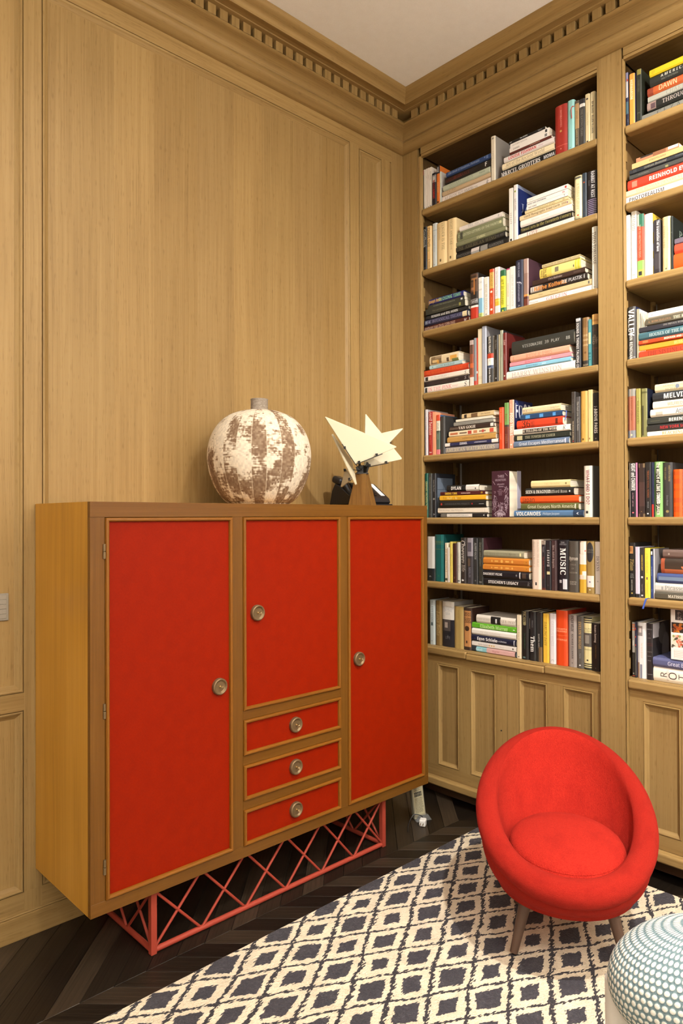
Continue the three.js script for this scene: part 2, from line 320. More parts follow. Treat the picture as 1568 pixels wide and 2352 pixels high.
// control plate on the panelling
{
  const k = thing('wall_keypad', 'pale grey wall keypad with rows of buttons on oak panelling', 'keypad');
  M('plate', bx(-2.055, -1.968, 1.062, 1.152, -0.0115, -0.004, { r: 0.002 }), std(new THREE.Color(0.27, 0.235, 0.18), 0.6), k);
  for (let i = 0; i < 5; i++) M('button', bx(-2.045, -1.976, 1.069 + i * 0.0158, 1.0835 + i * 0.0158, -0.005, -0.0025, { r: 0.001 }), std(new THREE.Color(0.30, 0.26, 0.20), 0.5), k);
}
// unseen ceiling lights, all out of view
for (const [x, z, cd, place, aim = [0, -1, 0], cone = 1.35] of UNSEEN_DOWNLIGHTS) {
  const d = thing('unseen_downlight', `unseen round white downlight in the ceiling ${place}`, 'ceiling light', [x, CEIL, z], 0, 'unseen downlights in the ceiling');
  const ring = new THREE.LatheGeometry([[0.05, -0.002], [0.052, -0.007], [0.06, -0.008], [0.072, -0.004], [0.074, 0]].map(([a, c]) => new THREE.Vector2(a, c)), 32);
  M('trim_ring', ring, PLASTER, d);
  const disc = new THREE.CylinderGeometry(0.05, 0.05, 0.002, 32); disc.translate(0, -0.003, 0);
  M('lamp_face', disc, new THREE.MeshStandardMaterial({ color: 0xffffff, emissive: LAMP_COLOR, emissiveIntensity: 6 }), d).castShadow = false;
  const s = new THREE.SpotLight(LAMP_COLOR, cd, 0, cone, 0.9, 2); s.position.set(0, -0.012, 0); s.target.position.set(...aim);
  s.castShadow = true; s.shadow.radius = 2.5; d.add(s); d.add(s.target);
}

{  // hanging fill lamp, added behind the camera
  const [x, y, z, cd] = FILL_PENDANT, d = thing('added_fill_pendant', 'added white globe lamp out of view, giving fill light to the room', 'pendant lamp', [x, y, z]);
  const g = M('globe', new THREE.SphereGeometry(0.17, 48, 32), new THREE.MeshStandardMaterial({ color: 0xffffff, emissive: LAMP_COLOR, emissiveIntensity: 3, roughness: 0.4 }), d); g.castShadow = false;
  M('stem', rod([0, 0.17, 0], [0, CEIL - y - 0.02, 0], 0.008), BRASS, d); M('canopy', rod([0, CEIL - y - 0.025, 0], [0, CEIL - y, 0], 0.06, 24), BRASS, d);
  const l = new THREE.PointLight(LAMP_COLOR, cd, 0, 2); l.castShadow = true; l.shadow.radius = 8.5; d.add(l);
}

for (const [x, y, z, cd, place] of FILL_UPLIGHTS) {  // added floor lamps, out of view, bouncing fill off the ceiling
  const d = thing('added_fill_uplight', `added black fill lamp with upturned bowl ${place}`, 'floor lamp', [x, 0, z], 0, 'added fill lamps that brighten the ceiling');
  M('base', new THREE.LatheGeometry([[0.001, 0.001], [0.15, 0.001], [0.15, 0.012], [0.03, 0.025], [0.001, 0.026]].map(([a, c]) => new THREE.Vector2(a, c)), 40), BLACKMETAL, d);
  M('pole', rod([0, 0.02, 0], [0, y - 0.1, 0], 0.012), BLACKMETAL, d);
  M('bowl', new THREE.LatheGeometry([[0.001, y - 0.11], [0.08, y - 0.09], [0.16, y - 0.03], [0.19, y + 0.015], [0.186, y + 0.016], [0.155, y - 0.026], [0.078, y - 0.084], [0.001, y - 0.1]].map(([a, c]) => new THREE.Vector2(a, c)), 48), BLACKMETAL, d);
  const disc = new THREE.CylinderGeometry(0.12, 0.12, 0.004, 32); disc.translate(0, y - 0.02, 0);
  M('lamp_face', disc, new THREE.MeshStandardMaterial({ color: 0xffffff, emissive: LAMP_COLOR, emissiveIntensity: 4 }), d).castShadow = false;
  const s = new THREE.SpotLight(LAMP_COLOR, cd, 0, 1.25, 0.8, 2); s.position.set(0, y + 0.03, 0); s.target.position.set(0, y + 1, 0); s.castShadow = true; s.shadow.radius = 5; d.add(s); d.add(s.target);
}

// ---------------------------------------------------------------- cabinet
{
  const c = thing('cabinet', 'tall honey wood cabinet with glossy red doors on a red metal trestle', 'cabinet');
  const F = 0.432, FB = 0.414, X = [-1.884, -1.838, -1.378, -1.335, -0.868, -0.829, -0.362, -0.334], T = 1.449, B = 0.216;
  M('side', bx(X[0], X[0] + 0.018, B, T, 0.003, FB, { r: 0.0008 }), SATIN, c); M('side', bx(X[7] - 0.018, X[7], B, T, 0.003, FB, { r: 0.0008 }), SATIN, c);
  M('top', bx(X[0] + 0.0182, X[7] - 0.0182, T - 0.02, T, 0.003, FB, { grain: 'x' }), SATIN, c);
  M('bottom', bx(X[0] + 0.0182, X[7] - 0.0182, B, B + 0.02, 0.003, FB, { grain: 'x' }), WALNUT, c);
  M('back', bx(X[0] + 0.0182, X[7] - 0.0182, B + 0.0202, T - 0.0202, 0.003, 0.012), WALNUT, c);
  for (const [a, e] of [[X[0], X[1]], [X[2], X[3]], [X[4], X[5]], [X[6], X[7]]]) M('frame_stile', bx(a, e, B + 0.0402, T - 0.0472, FB + 0.0002, F, { r: 0.0008 }), WALNUT, c);
  M('frame_rail', bx(X[0], X[7], T - 0.047, T, FB + 0.0002, F, { r: 0.001, grain: 'x' }), WALNUT, c);
  M('frame_rail', bx(X[0], X[7], B, B + 0.04, FB + 0.0002, F, { r: 0.001, grain: 'x' }), WALNUT, c);
  for (const [a, e] of [[0.694, 0.725], [0.536, 0.569], [0.381, 0.412]]) M('frame_rail', bx(X[3] + 0.0002, X[4] - 0.0002, a, e, FB + 0.0002, F, { grain: 'x' }), WALNUT, c);
  const prof = [[0.0012, -0.006], [0.0012, 0.0035], [0.0018, 0.0062], [0.0042, 0.0088], [0.0072, 0.0095], [0.0102, 0.0085], [0.0125, 0.0058], [0.0132, 0.0025], [0.0132, -0.003]];
  const plateGeo = (() => {
    const g = new THREE.LatheGeometry([[0, 0.006], [0.017, 0.0062], [0.0195, 0.0072], [0.0212, 0.0105], [0.0235, 0.0125], [0.0262, 0.0118], [0.028, 0.0088], [0.0285, 0.005], [0.0285, -0.002]].map(([a, e]) => new THREE.Vector2(a, e)), 40);
    g.rotateX(Math.PI / 2); return g;
  })();
  const ringGeo = (turn) => {
    const bow = new THREE.TorusGeometry(0.0052, 0.0014, 8, 20); bow.rotateY(turn); bow.translate(0, 0, 0.0215);
    const sh = new THREE.CylinderGeometry(0.0022, 0.0022, 0.012, 10); sh.rotateX(Math.PI / 2); sh.translate(0, 0, 0.011);
    const col = new THREE.CylinderGeometry(0.0038, 0.0045, 0.003, 16); col.rotateX(Math.PI / 2); col.translate(0, 0, 0.0075);
    return mergeGeometries([bow, sh, col].map((q) => q.toNonIndexed()));
  };
  const leaf = (name, x0, x1, y0, y1, kx, ky, turn) => {
    const d = M(name, bx(x0 + 0.003, x1 - 0.003, y0 + 0.003, y1 - 0.003, FB, F - 0.003, { grain: 'y' }), REDSKIN, c);
    M('bead', frameMould([x0, y0, F - 0.001], [1, 0, 0], [0, 1, 0], [0, 0, 1], x1 - x0, y1 - y0, prof, 0.6), BEAD, d);
    M('lock_plate', plateGeo, BRASS, d).position.set(kx, ky, F - 0.002);
    M('key', ringGeo(turn), BRIGHT, d).position.set(kx, ky, F - 0.002);
    return d;
  };
  const d1 = leaf('door', X[1], X[2], 0.255, 1.402, -1.432, 0.828, 1.1);
  leaf('door', X[3], X[4], 0.725, 1.402, -1.272, 1.062, 1.35); leaf('door', X[5], X[6], 0.256, 1.402, -0.766, 0.828, 0.9);
  leaf('drawer', X[3], X[4], 0.569, 0.694, -1.098, 0.631, 1.3); leaf('drawer', X[3], X[4], 0.412, 0.536, -1.098, 0.475, 0.7); leaf('drawer', X[3], X[4], 0.255, 0.381, -1.098, 0.318, 0.5);
  for (const y of [1.30, 0.822, 0.357]) {
    M('hinge', mergeGeometries([rod([-1.8405, y + 0.001, F + 0.002], [-1.8405, y + 0.022, F + 0.002], 0.0042), rod([-1.8405, y - 0.022, F + 0.002], [-1.8405, y - 0.001, F + 0.002], 0.0046)].map((q) => q.toNonIndexed())), BRASS, d1);
  }
  // red lattice trestle
  const base = partGroup('trestle', c), xs = [-1.657, -1.475, -1.293, -1.11, -0.93, -0.755, -0.582], zs = [0.385, 0.21, 0.035], yb = 0.011, yt = 0.206;
  base.userData.label = 'red painted metal lattice base';
  for (const z of [0.385, 0.035]) {
    M('rail', rod([xs[0], yb, z], [xs[6], yb, z], 0.0095), COPPERRED, base); M('rail', rod([xs[0], yt, z], [xs[6], yt, z], 0.0085), COPPERRED, base);
    for (let i = 0; i < 6; i++) { M('lattice_rod', rod([xs[i], yb, z], [xs[i + 1], yt, z - 0.0001], 0.0048, 8), COPPERRED, base); M('lattice_rod', rod([xs[i], yt, z], [xs[i + 1], yb, z], 0.0048, 8), COPPERRED, base); }
    for (const x of [xs[0], xs[6]]) M('post', bx(x - 0.0105, x + 0.0105, 0.0005, 0.2155, z - 0.0105, z + 0.0105, { r: 0.002 }), COPPERRED, base);
  }
  for (const x of [xs[0], xs[6]]) {
    M('rail', rod([x, yb, zs[0]], [x, yb, zs[2]], 0.0095), COPPERRED, base); M('rail', rod([x, yt, zs[0]], [x, yt, zs[2]], 0.0085), COPPERRED, base);
    for (let i = 0; i < 2; i++) { M('lattice_rod', rod([x, yb, zs[i]], [x, yt, zs[i + 1]], 0.0048, 8), COPPERRED, base); M('lattice_rod', rod([x, yt, zs[i]], [x, yb, zs[i + 1]], 0.0048, 8), COPPERRED, base); }
  }
}
// ---------------------------------------------------------------- on the cabinet
{
  // vase: dark clay under scratched white slip, laid on in vertical sectors
  const N = 22, A = hex('#67492f'), W = hex('#d2c6b0'), G = hex('#86745c');
  const t = makeTex(1024, 1024, (u, v) => {
    const su = u * N, k = Math.floor(su), f = su - k, odd = k % 2, h = v;
    const n1 = vn(u * 66, v * 30, 66, 30, 3), n2 = vn(u * 200, v * 90, 200, 90, 4), n3 = vn(u * 22, v * 14, 22, 14, 5), scr = vn(u * 36, v * 190, 36, 190, 6), big = vn(u * 9, v * 7, 9, 7, 17);
    let cover = 0.42 * n3 + 0.30 * n1 + 0.18 * n2 + 0.22 * scr + (big - 0.5) * 0.3 - 0.06;
    cover += odd ? 0.15 : -0.05;
    if (h > 0.50) cover += 0.035; if (h < 0.36) cover -= 0.055; if (h < 0.2) cover -= 0.03;
    const m = Math.min(1, Math.max(0, (cover - 0.40) * 5.5));
    let col = mix3(mix3(A, G, n2 * 0.7), W, 0.10 + 0.88 * m);
    if (f < 0.03 || f > 0.97) col = mix3(col, hex('#cfc2aa'), 0.55);
    return col.map((x) => x * (0.92 + 0.14 * n2));
  });
  t.repeat.set(1, 1);
  const prof = [[0.0005, 0.0005], [0.11, 0.0008], [0.118, 0.004], [0.138, 0.018], [0.156, 0.040], [0.172, 0.066], [0.186, 0.098], [0.196, 0.132], [0.2015, 0.168], [0.2025, 0.196], [0.1995, 0.226], [0.192, 0.256], [0.18, 0.284], [0.163, 0.31], [0.143, 0.331], [0.12, 0.347], [0.094, 0.358], [0.066, 0.366], [0.045, 0.369], [0.036, 0.371]];
  const v = thing('vase', 'large round vase with scratched white stripes over brown clay', 'vase', [-1.106, 1.4495, 0.226], 0.35);
  const sm = new THREE.SplineCurve(prof.map(([a, b]) => new THREE.Vector2(a, b))).getPoints(60); sm.unshift(new THREE.Vector2(0.0001, 0.0005));
  M('body', new THREE.LatheGeometry(sm, 88), new THREE.MeshPhysicalMaterial({ map: t, roughness: 0.8, bumpMap: t, bumpScale: 0.0012 }), v);
  const nk = [[0.0365, 0.3705], [0.034, 0.374], [0.0335, 0.40], [0.0338, 0.411], [0.0348, 0.4135], [0.0325, 0.4145], [0.0285, 0.413], [0.027, 0.40], [0.027, 0.378]];
  M('neck', new THREE.LatheGeometry(nk.map(([a, b]) => new THREE.Vector2(a, b)), 40), new THREE.MeshPhysicalMaterial({ map: speck('#6c5f50', '#a5998a', 21, 60), roughness: 0.85 }), v);
}
{
  const l = thing('table_lamp', 'sculptural table lamp of cream triangular sheets on a wedge of wood', 'lamp');
  // wedge
  const bot = [[-0.053, -0.03], [0.053, -0.03], [0.053, 0.03], [-0.053, 0.03]], top = [[-0.0225, -0.018], [0.0225, -0.018], [0.0225, 0.018], [-0.0225, 0.018]];
  const ringAt = (k) => bot.map(([a, b], i) => [a + (top[i][0] - a) * k, 0.1355 * k, b + (top[i][1] - b) * k]);
  const rows = [bot.map(() => [0, 0, 0]), ringAt(0), ringAt(0.35), ringAt(0.7), ringAt(1), top.map(() => [0, 0.1355, 0])];
  const g = planarUV(strips(rows, true)); g.rotateY(-1.17); g.translate(-0.62, 1.4495, 0.31);
  g.computeVertexNormals();
  M('base', g, TEAK, l);
  const sheet = (a, b, c, th) => {
    const A = new THREE.Vector3(...a), Bv = new THREE.Vector3(...b), Cv = new THREE.Vector3(...c);
    const ex = Bv.clone().sub(A).normalize(), nz = ex.clone().cross(Cv.clone().sub(A)).normalize(), ey = nz.clone().cross(ex);
    const P = [A, Bv, Cv].map((q) => { const d = q.clone().sub(A); return new THREE.Vector2(d.dot(ex), d.dot(ey)); });
    const sh = new THREE.Shape(), cut = 0.006, pts = [];
    for (let i = 0; i < 3; i++) { const p = P[i], q = P[(i + 2) % 3], r = P[(i + 1) % 3]; pts.push(p.clone().add(q.clone().sub(p).setLength(cut)), p.clone().add(r.clone().sub(p).setLength(cut))); }
    pts.forEach((p, i) => i ? sh.lineTo(p.x, p.y) : sh.moveTo(p.x, p.y)); sh.closePath();
    const e = new THREE.ExtrudeGeometry(sh, { depth: th - 0.003, bevelEnabled: true, bevelThickness: 0.0015, bevelSize: 0.0015, bevelOffset: -0.0015, bevelSegments: 2 });
    e.translate(0, 0, -th / 2 + 0.0015);
    e.applyMatrix4(new THREE.Matrix4().makeBasis(ex, ey, nz).setPosition(A)); return e;
  };
  for (const [a, b, c] of [
    [[-0.806, 1.821, 0.273], [-0.554, 1.695, 0.455], [-0.698, 1.62, 0.346]],
    [[-0.597, 1.85, 0.306], [-0.456, 1.652, 0.396], [-0.614, 1.613, 0.316]],
    [[-0.415, 1.794, 0.368], [-0.505, 1.767, 0.296], [-0.579, 1.626, 0.308]],
    [[-0.736, 1.758, 0.242], [-0.729, 1.53, 0.385], [-0.631, 1.638, 0.258]],
    [[-0.636, 1.613, 0.225], [-0.645, 1.528, 0.202], [-0.636, 1.565, 0.266]]]) M('shade_sheet', sheet(a, b, c, 0.008), CREAM, l);
  // folded black holder
  const quad = (p, th) => { const q = new THREE.Shape(); p.forEach(([x, y], i) => i ? q.lineTo(x, y) : q.moveTo(x, y)); q.closePath(); return new THREE.ExtrudeGeometry(q, { depth: th, bevelEnabled: false }); };
  const hold = quad([[-0.02, 0], [0.02, 0], [0.03, 0.03], [0.026, 0.046], [0.018, 0.05], [0.012, 0.03], [-0.004, 0.036], [-0.03, 0.028]], 0.004);
  const hold2 = hold.clone(); hold2.rotateY(1.5); const hb = new THREE.BoxGeometry(0.05, 0.004, 0.036); hb.rotateY(-1.17 + 0.4);
  hold.rotateY(-0.75);
  const H = mergeGeometries([hold, hold2, hb].map((q) => { const n = q.index ? q.toNonIndexed() : q; return n; })); H.translate(-0.62, 1.587, 0.312);
  M('holder', H, BLACKMETAL, l);
  for (const [a, b] of [[[-0.75, 1.705, 0.322], [-0.702, 1.62, 0.353]], [[-0.702, 1.62, 0.353], [-0.613, 1.665, 0.424]], [[-0.619, 1.611, 0.324], [-0.523, 1.634, 0.376]], [[-0.702, 1.62, 0.353], [-0.632, 1.60, 0.32]], [[-0.634, 1.605, 0.318], [-0.47, 1.727, 0.338]], [[-0.70, 1.60, 0.32], [-0.632, 1.60, 0.31]], [[-0.632, 1.598, 0.30], [-0.640, 1.56, 0.245]]]) M('arm', rod(a, b, 0.0017, 6), BLACKMETAL, l);
  for (const p of [[-0.744, 1.689, 0.331], [-0.693, 1.629, 0.365], [-0.636, 1.66, 0.412], [-0.604, 1.621, 0.339], [-0.53, 1.636, 0.367], [-0.466, 1.731, 0.332], [-0.719, 1.604, 0.328], [-0.639, 1.565, 0.25], [-0.646, 1.605, 0.229]]) {
    const q = new RoundedBoxGeometry(0.010, 0.012, 0.013, 1, 0.001); q.rotateY(-0.78); q.rotateZ(0.2); q.translate(...p); M('clip', q, BLACKMETAL, l);
  }
}
{
  const p = thing('desk_telephone', 'black desk telephone with white label strip behind the wooden lamp', 'telephone');
  // x -0.575..-0.35, slopes down towards +z
  const side = new THREE.Shape(); side.moveTo(-0.045, 0.012); side.lineTo(-0.214, 0.012); side.lineTo(-0.222, 0.02); side.lineTo(-0.216, 0.034); side.lineTo(-0.122, 0.103); side.lineTo(-0.108, 0.106); side.lineTo(-0.09, 0.098); side.lineTo(-0.045, 0.03); side.closePath();
  const body = new THREE.ExtrudeGeometry(side, { depth: 0.155, bevelEnabled: true, bevelSize: 0.004, bevelThickness: 0.004, bevelSegments: 2 });
  body.rotateY(Math.PI / 2); body.translate(-0.508, 1.4495, 0);
  M('body', body, BLACKPLASTIC, p);
  M('foot', bx(-0.565, -0.345, 1.4497, 1.4595, 0.05, 0.235, { r: 0.003 }), BLACKPLASTIC, p);
  const dx = -0.094, slope = Math.atan2(0.069, 0.094);
  const onFace = (x, s, w, len, th, mat, name) => { const q = new RoundedBoxGeometry(w, th, len, 1, 0.0008); q.rotateX(slope); const k = s; q.translate(x, 1.4495 + 0.1062 + 0.0035 - 0.0069 * k * 10 * 1, 0.1215 + 0.0094 * k * 10); M(name, q, mat, p); };
  const WHITE = std(new THREE.Color(0.78, 0.77, 0.73), 0.6);
  for (let i = 0; i < 10; i++) onFace(-0.378, 0.10 + i * 0.082, 0.026, 0.0096, 0.003, WHITE, 'label_strip');
  for (let i = 0; i < 4; i++) for (let j = 0; j < 3; j++) onFace(-0.47 + j * 0.021, 0.42 + i * 0.14, 0.015, 0.010, 0.004, BLACKPLASTIC, 'key');
  onFace(-0.448, 0.17, 0.085, 0.026, 0.002, std(new THREE.Color(0.05, 0.055, 0.05), 0.2), 'display');
  // handset standing at the back edge of its cradle
  const hs = new THREE.CatmullRomCurve3([[-0.557, 1.565, 0.096], [-0.557, 1.548, 0.135], [-0.555, 1.51, 0.165], [-0.555, 1.482, 0.205]].map((q) => new THREE.Vector3(...q)));
  const grip = new THREE.TubeGeometry(hs, 20, 0.0165, 12), ear = new RoundedBoxGeometry(0.05, 0.034, 0.062, 4, 0.014), mo = new RoundedBoxGeometry(0.05, 0.032, 0.058, 4, 0.014);
  ear.rotateX(0.35); ear.translate(-0.557, 1.567, 0.1); mo.rotateX(0.5); mo.translate(-0.555, 1.4835, 0.2);
  const hsm = M('handset', mergeGeometries([grip, ear, mo].map((q) => q.index ? q.toNonIndexed() : q)), BLACKPLASTIC, p);
  const cr = new THREE.Shape(); cr.moveTo(-0.06, 0.0); cr.lineTo(-0.215, 0.0); cr.lineTo(-0.215, 0.014); cr.lineTo(-0.12, 0.082); cr.lineTo(-0.095, 0.09); cr.lineTo(-0.075, 0.06); cr.closePath();
  const cradle = new THREE.ExtrudeGeometry(cr, { depth: 0.05, bevelEnabled: true, bevelSize: 0.002, bevelThickness: 0.002, bevelSegments: 1 }); cradle.rotateY(Math.PI / 2); cradle.translate(-0.578, 1.4595, 0); M('cradle', cradle, BLACKPLASTIC, p);
  M('cord', tube([[-0.347, 1.4565, 0.12], [-0.338, 1.4575, 0.14], [-0.336, 1.4535, 0.17], [-0.337, 1.452, 0.2]], 0.002, 8), BLACKPLASTIC, p);
}
// ---------------------------------------------------------------- on the floor under the cabinet end
{
  const cv = document.createElement('canvas'); cv.width = 128; cv.height = 384; const k = cv.getContext('2d');
  k.fillStyle = '#b0a888'; k.fillRect(0, 0, 128, 384); k.fillStyle = '#3a3a34'; k.font = '13px sans-serif';
  for (let i = 0; i < 3; i++) { k.fillRect(14, 14 + i * 22, 96, 4); k.fillRect(14, 22 + i * 22, 70, 3); }
  k.fillStyle = '#34342f'; k.fillRect(16, 84, 96, 62); k.fillStyle = '#b0a888'; for (let i = 0; i < 4; i++) k.fillRect(30 + i * 22, 84, 3, 62); k.fillRect(16, 112, 96, 3);
  k.fillStyle = '#3a3a34'; const rr = rng(77); for (let y = 160; y < 350; y += 9) for (let x = 16; x < 108;) { const w = 5 + rr() * 14; k.fillRect(x, y, w, 4); x += w + 5; }
  const lt = new THREE.CanvasTexture(cv); lt.colorSpace = THREE.SRGBColorSpace;
  const o = thing('network_router', 'grey upright router with printed label under the cabinet corner', 'router', [-0.262, 0, 0.318], -0.35);
  const lean = -0.13;
  const body = new RoundedBoxGeometry(0.062, 0.165, 0.024, 2, 0.004); body.translate(0, 0.092, 0); body.rotateZ(0.12);
  const lab = M('case', body, std(new THREE.Color(0.30, 0.28, 0.20), 0.55), o);
  const lg = new THREE.PlaneGeometry(0.05, 0.138); lg.translate(0, 0.096, 0.0124); lg.rotateZ(0.12); M('label', lg, new THREE.MeshStandardMaterial({ map: lt, roughness: 0.6 }), lab);
  const ft = new THREE.CylinderGeometry(0.034, 0.052, 0.022, 4, 1); ft.rotateY(Math.PI / 4); ft.scale(1.05, 1, 0.7); ft.translate(0.012, 0.0112, 0); M('stand', ft, std(new THREE.Color(0.10, 0.10, 0.095), 0.6), o);
  const w = thing('power_adapter', 'small white power adapter lying on dark boards near cabinet', 'adapter', [-0.302, 0, 0.372], 0.5);
  const ab = new RoundedBoxGeometry(0.036, 0.03, 0.03, 3, 0.006); ab.translate(0, 0.0152, 0); M('case', ab, std(new THREE.Color(0.72, 0.70, 0.66), 0.35), w);
  for (const z of [-0.006, 0.006]) M('prong', bx(-0.034, -0.017, 0.012, 0.018, z - 0.001, z + 0.001), BRASS, w);
  M('lead', tube([[0.015, 0.02, 0.0], [0.03, 0.03, -0.012], [0.02, 0.035, -0.045], [-0.02, 0.01, -0.06], [-0.09, 0.004, -0.05]], 0.0022), BLACKPLASTIC, w);
}
// ---------------------------------------------------------------- rug
{
  const W = 2048, X1 = -0.115, XA = -3.9, ZA = 0.572, ZB = 3.0;
  const C1 = hex('#ddd0b6'), C2 = hex('#cbbc9e'), K1 = hex('#302e33'), K2 = hex('#4a474b'), L1 = hex('#2b282a');
  const fn = (u, v) => {
    const x = XA + u * (X1 - XA), z = ZA + v * (ZB - ZA);
    // hand-knotted wobble: slow drift plus row-by-row jitter across the warp
    const row = Math.floor(z / 0.0042), rj = (hash2(row, Math.floor(x / 0.055), 91) - 0.5), rj2 = (hash2(row, Math.floor(x / 0.02), 92) - 0.5);
    const wx = x + (vn(x * 3, z * 3, 999, 999, 41) - 0.5) * 0.03 + (vn(x * 14, z * 14, 999, 999, 45) - 0.5) * 0.012, wz = z + (vn(x * 3, z * 3, 999, 999, 42) - 0.5) * 0.024 + (vn(x * 13, z * 13, 999, 999, 46) - 0.5) * 0.010;
    const ax = wx + 1.199, az = wz - 0.597;
    // lattice coordinates for steps a = (0.115, 0.0655), b = (-0.1125, 0.0705)
    const det = 0.115 * 0.0705 + 0.1125 * 0.0655;
    const p = (ax * 0.0705 + az * 0.1125) / det + 0, q = (-ax * 0.0655 + az * 0.115) / det;
    const jx = rj * 0.014 + rj2 * 0.011;
    const p2 = p + jx * 0.0705 / det, q2 = q - jx * 0.0655 / det;
    const ip = Math.floor(p), iq = Math.floor(q), fp = p2 - ip, fq = q2 - iq;
    const n = vn(x * 160, z * 160, 9999, 9999, 51), n2 = vn(x * 420, z * 260, 99999, 99999, 52), n3 = vn(x * 26, z * 26, 9999, 9999, 53);
    // lines: q = integer is a line along a (thin); p = integer runs along b (thick and ragged)
    const dq = Math.min(Math.abs(q2 - Math.round(q2))), dp = Math.abs(p2 - Math.round(p2)) + (rj2 * 0.035);
    let dark = 0;
    if (dq < 0.034) dark = 2; else if (dp < 0.05) dark = 2;
    const big = ((ip + iq) & 1) ? 0.215 : 0.27, m = big + (hash2(ip, iq, 7) - 0.5) * 0.05;
    if (fp > m + rj2 * 0.05 && fp < 1 - m + rj * 0.05 && fq > m - 0.02 && fq < 1 - m + 0.02) dark = 1;
    if (dark === 1) return mix3(K1, K2, Math.min(1, 0.15 + 0.55 * n2 * n + 0.5 * n3 * n));
    if (dark === 2) return mix3(L1, K2, 0.5 * n2);
    return mix3(C2, C1, 0.25 + 0.5 * n + 0.45 * (n2 - 0.3)).map((c) => c * (0.94 + 0.1 * n3));
  };
  const t = makeTex(W, W, fn); t.repeat.set(1, 1);
  const bt = makeTex(512, 512, (u, v) => { const n = 0.6 * vn(u * 128, v * 128, 128, 128, 55) + 0.4 * vn(u * 256, v * 256, 256, 256, 56); return [n, n, n]; }, false, 1, 1); bt.repeat.set(9, 6);
  const g = new RoundedBoxGeometry(X1 - XA, 0.013, ZB - ZA, 2, 0.005).toNonIndexed(), p = g.attributes.position, uv = g.attributes.uv;
  for (let i = 0; i < p.count; i++) uv.setXY(i, p.getX(i) / (X1 - XA) + 0.5, p.getZ(i) / (ZB - ZA) + 0.5);
  const r = thing('rug', 'cream hand-knotted rug with charcoal diamonds in a lattice', 'rug', [(X0 * 0 + (XA + X1) / 2), 0.0068, (ZA + ZB) / 2]);
  M('pile', g, new THREE.MeshPhysicalMaterial({ map: t, roughness: 1, bumpMap: bt, bumpScale: 0.003, sheen: 0.3, sheenColor: new THREE.Color(0.5, 0.47, 0.42), sheenRoughness: 0.6 }), r);
  const ed = (a, b, c, d) => M('binding', bx(a, b, -0.0062, 0.003, c, d, { r: 0.003 }), std(new THREE.Color(0.12, 0.115, 0.115), 1), r);
  const hx = (X1 - XA) / 2, hz = (ZB - ZA) / 2; ed(-hx, hx, -hz - 0.004, -hz + 0.002); ed(hx - 0.002, hx + 0.004, -hz, hz);
}
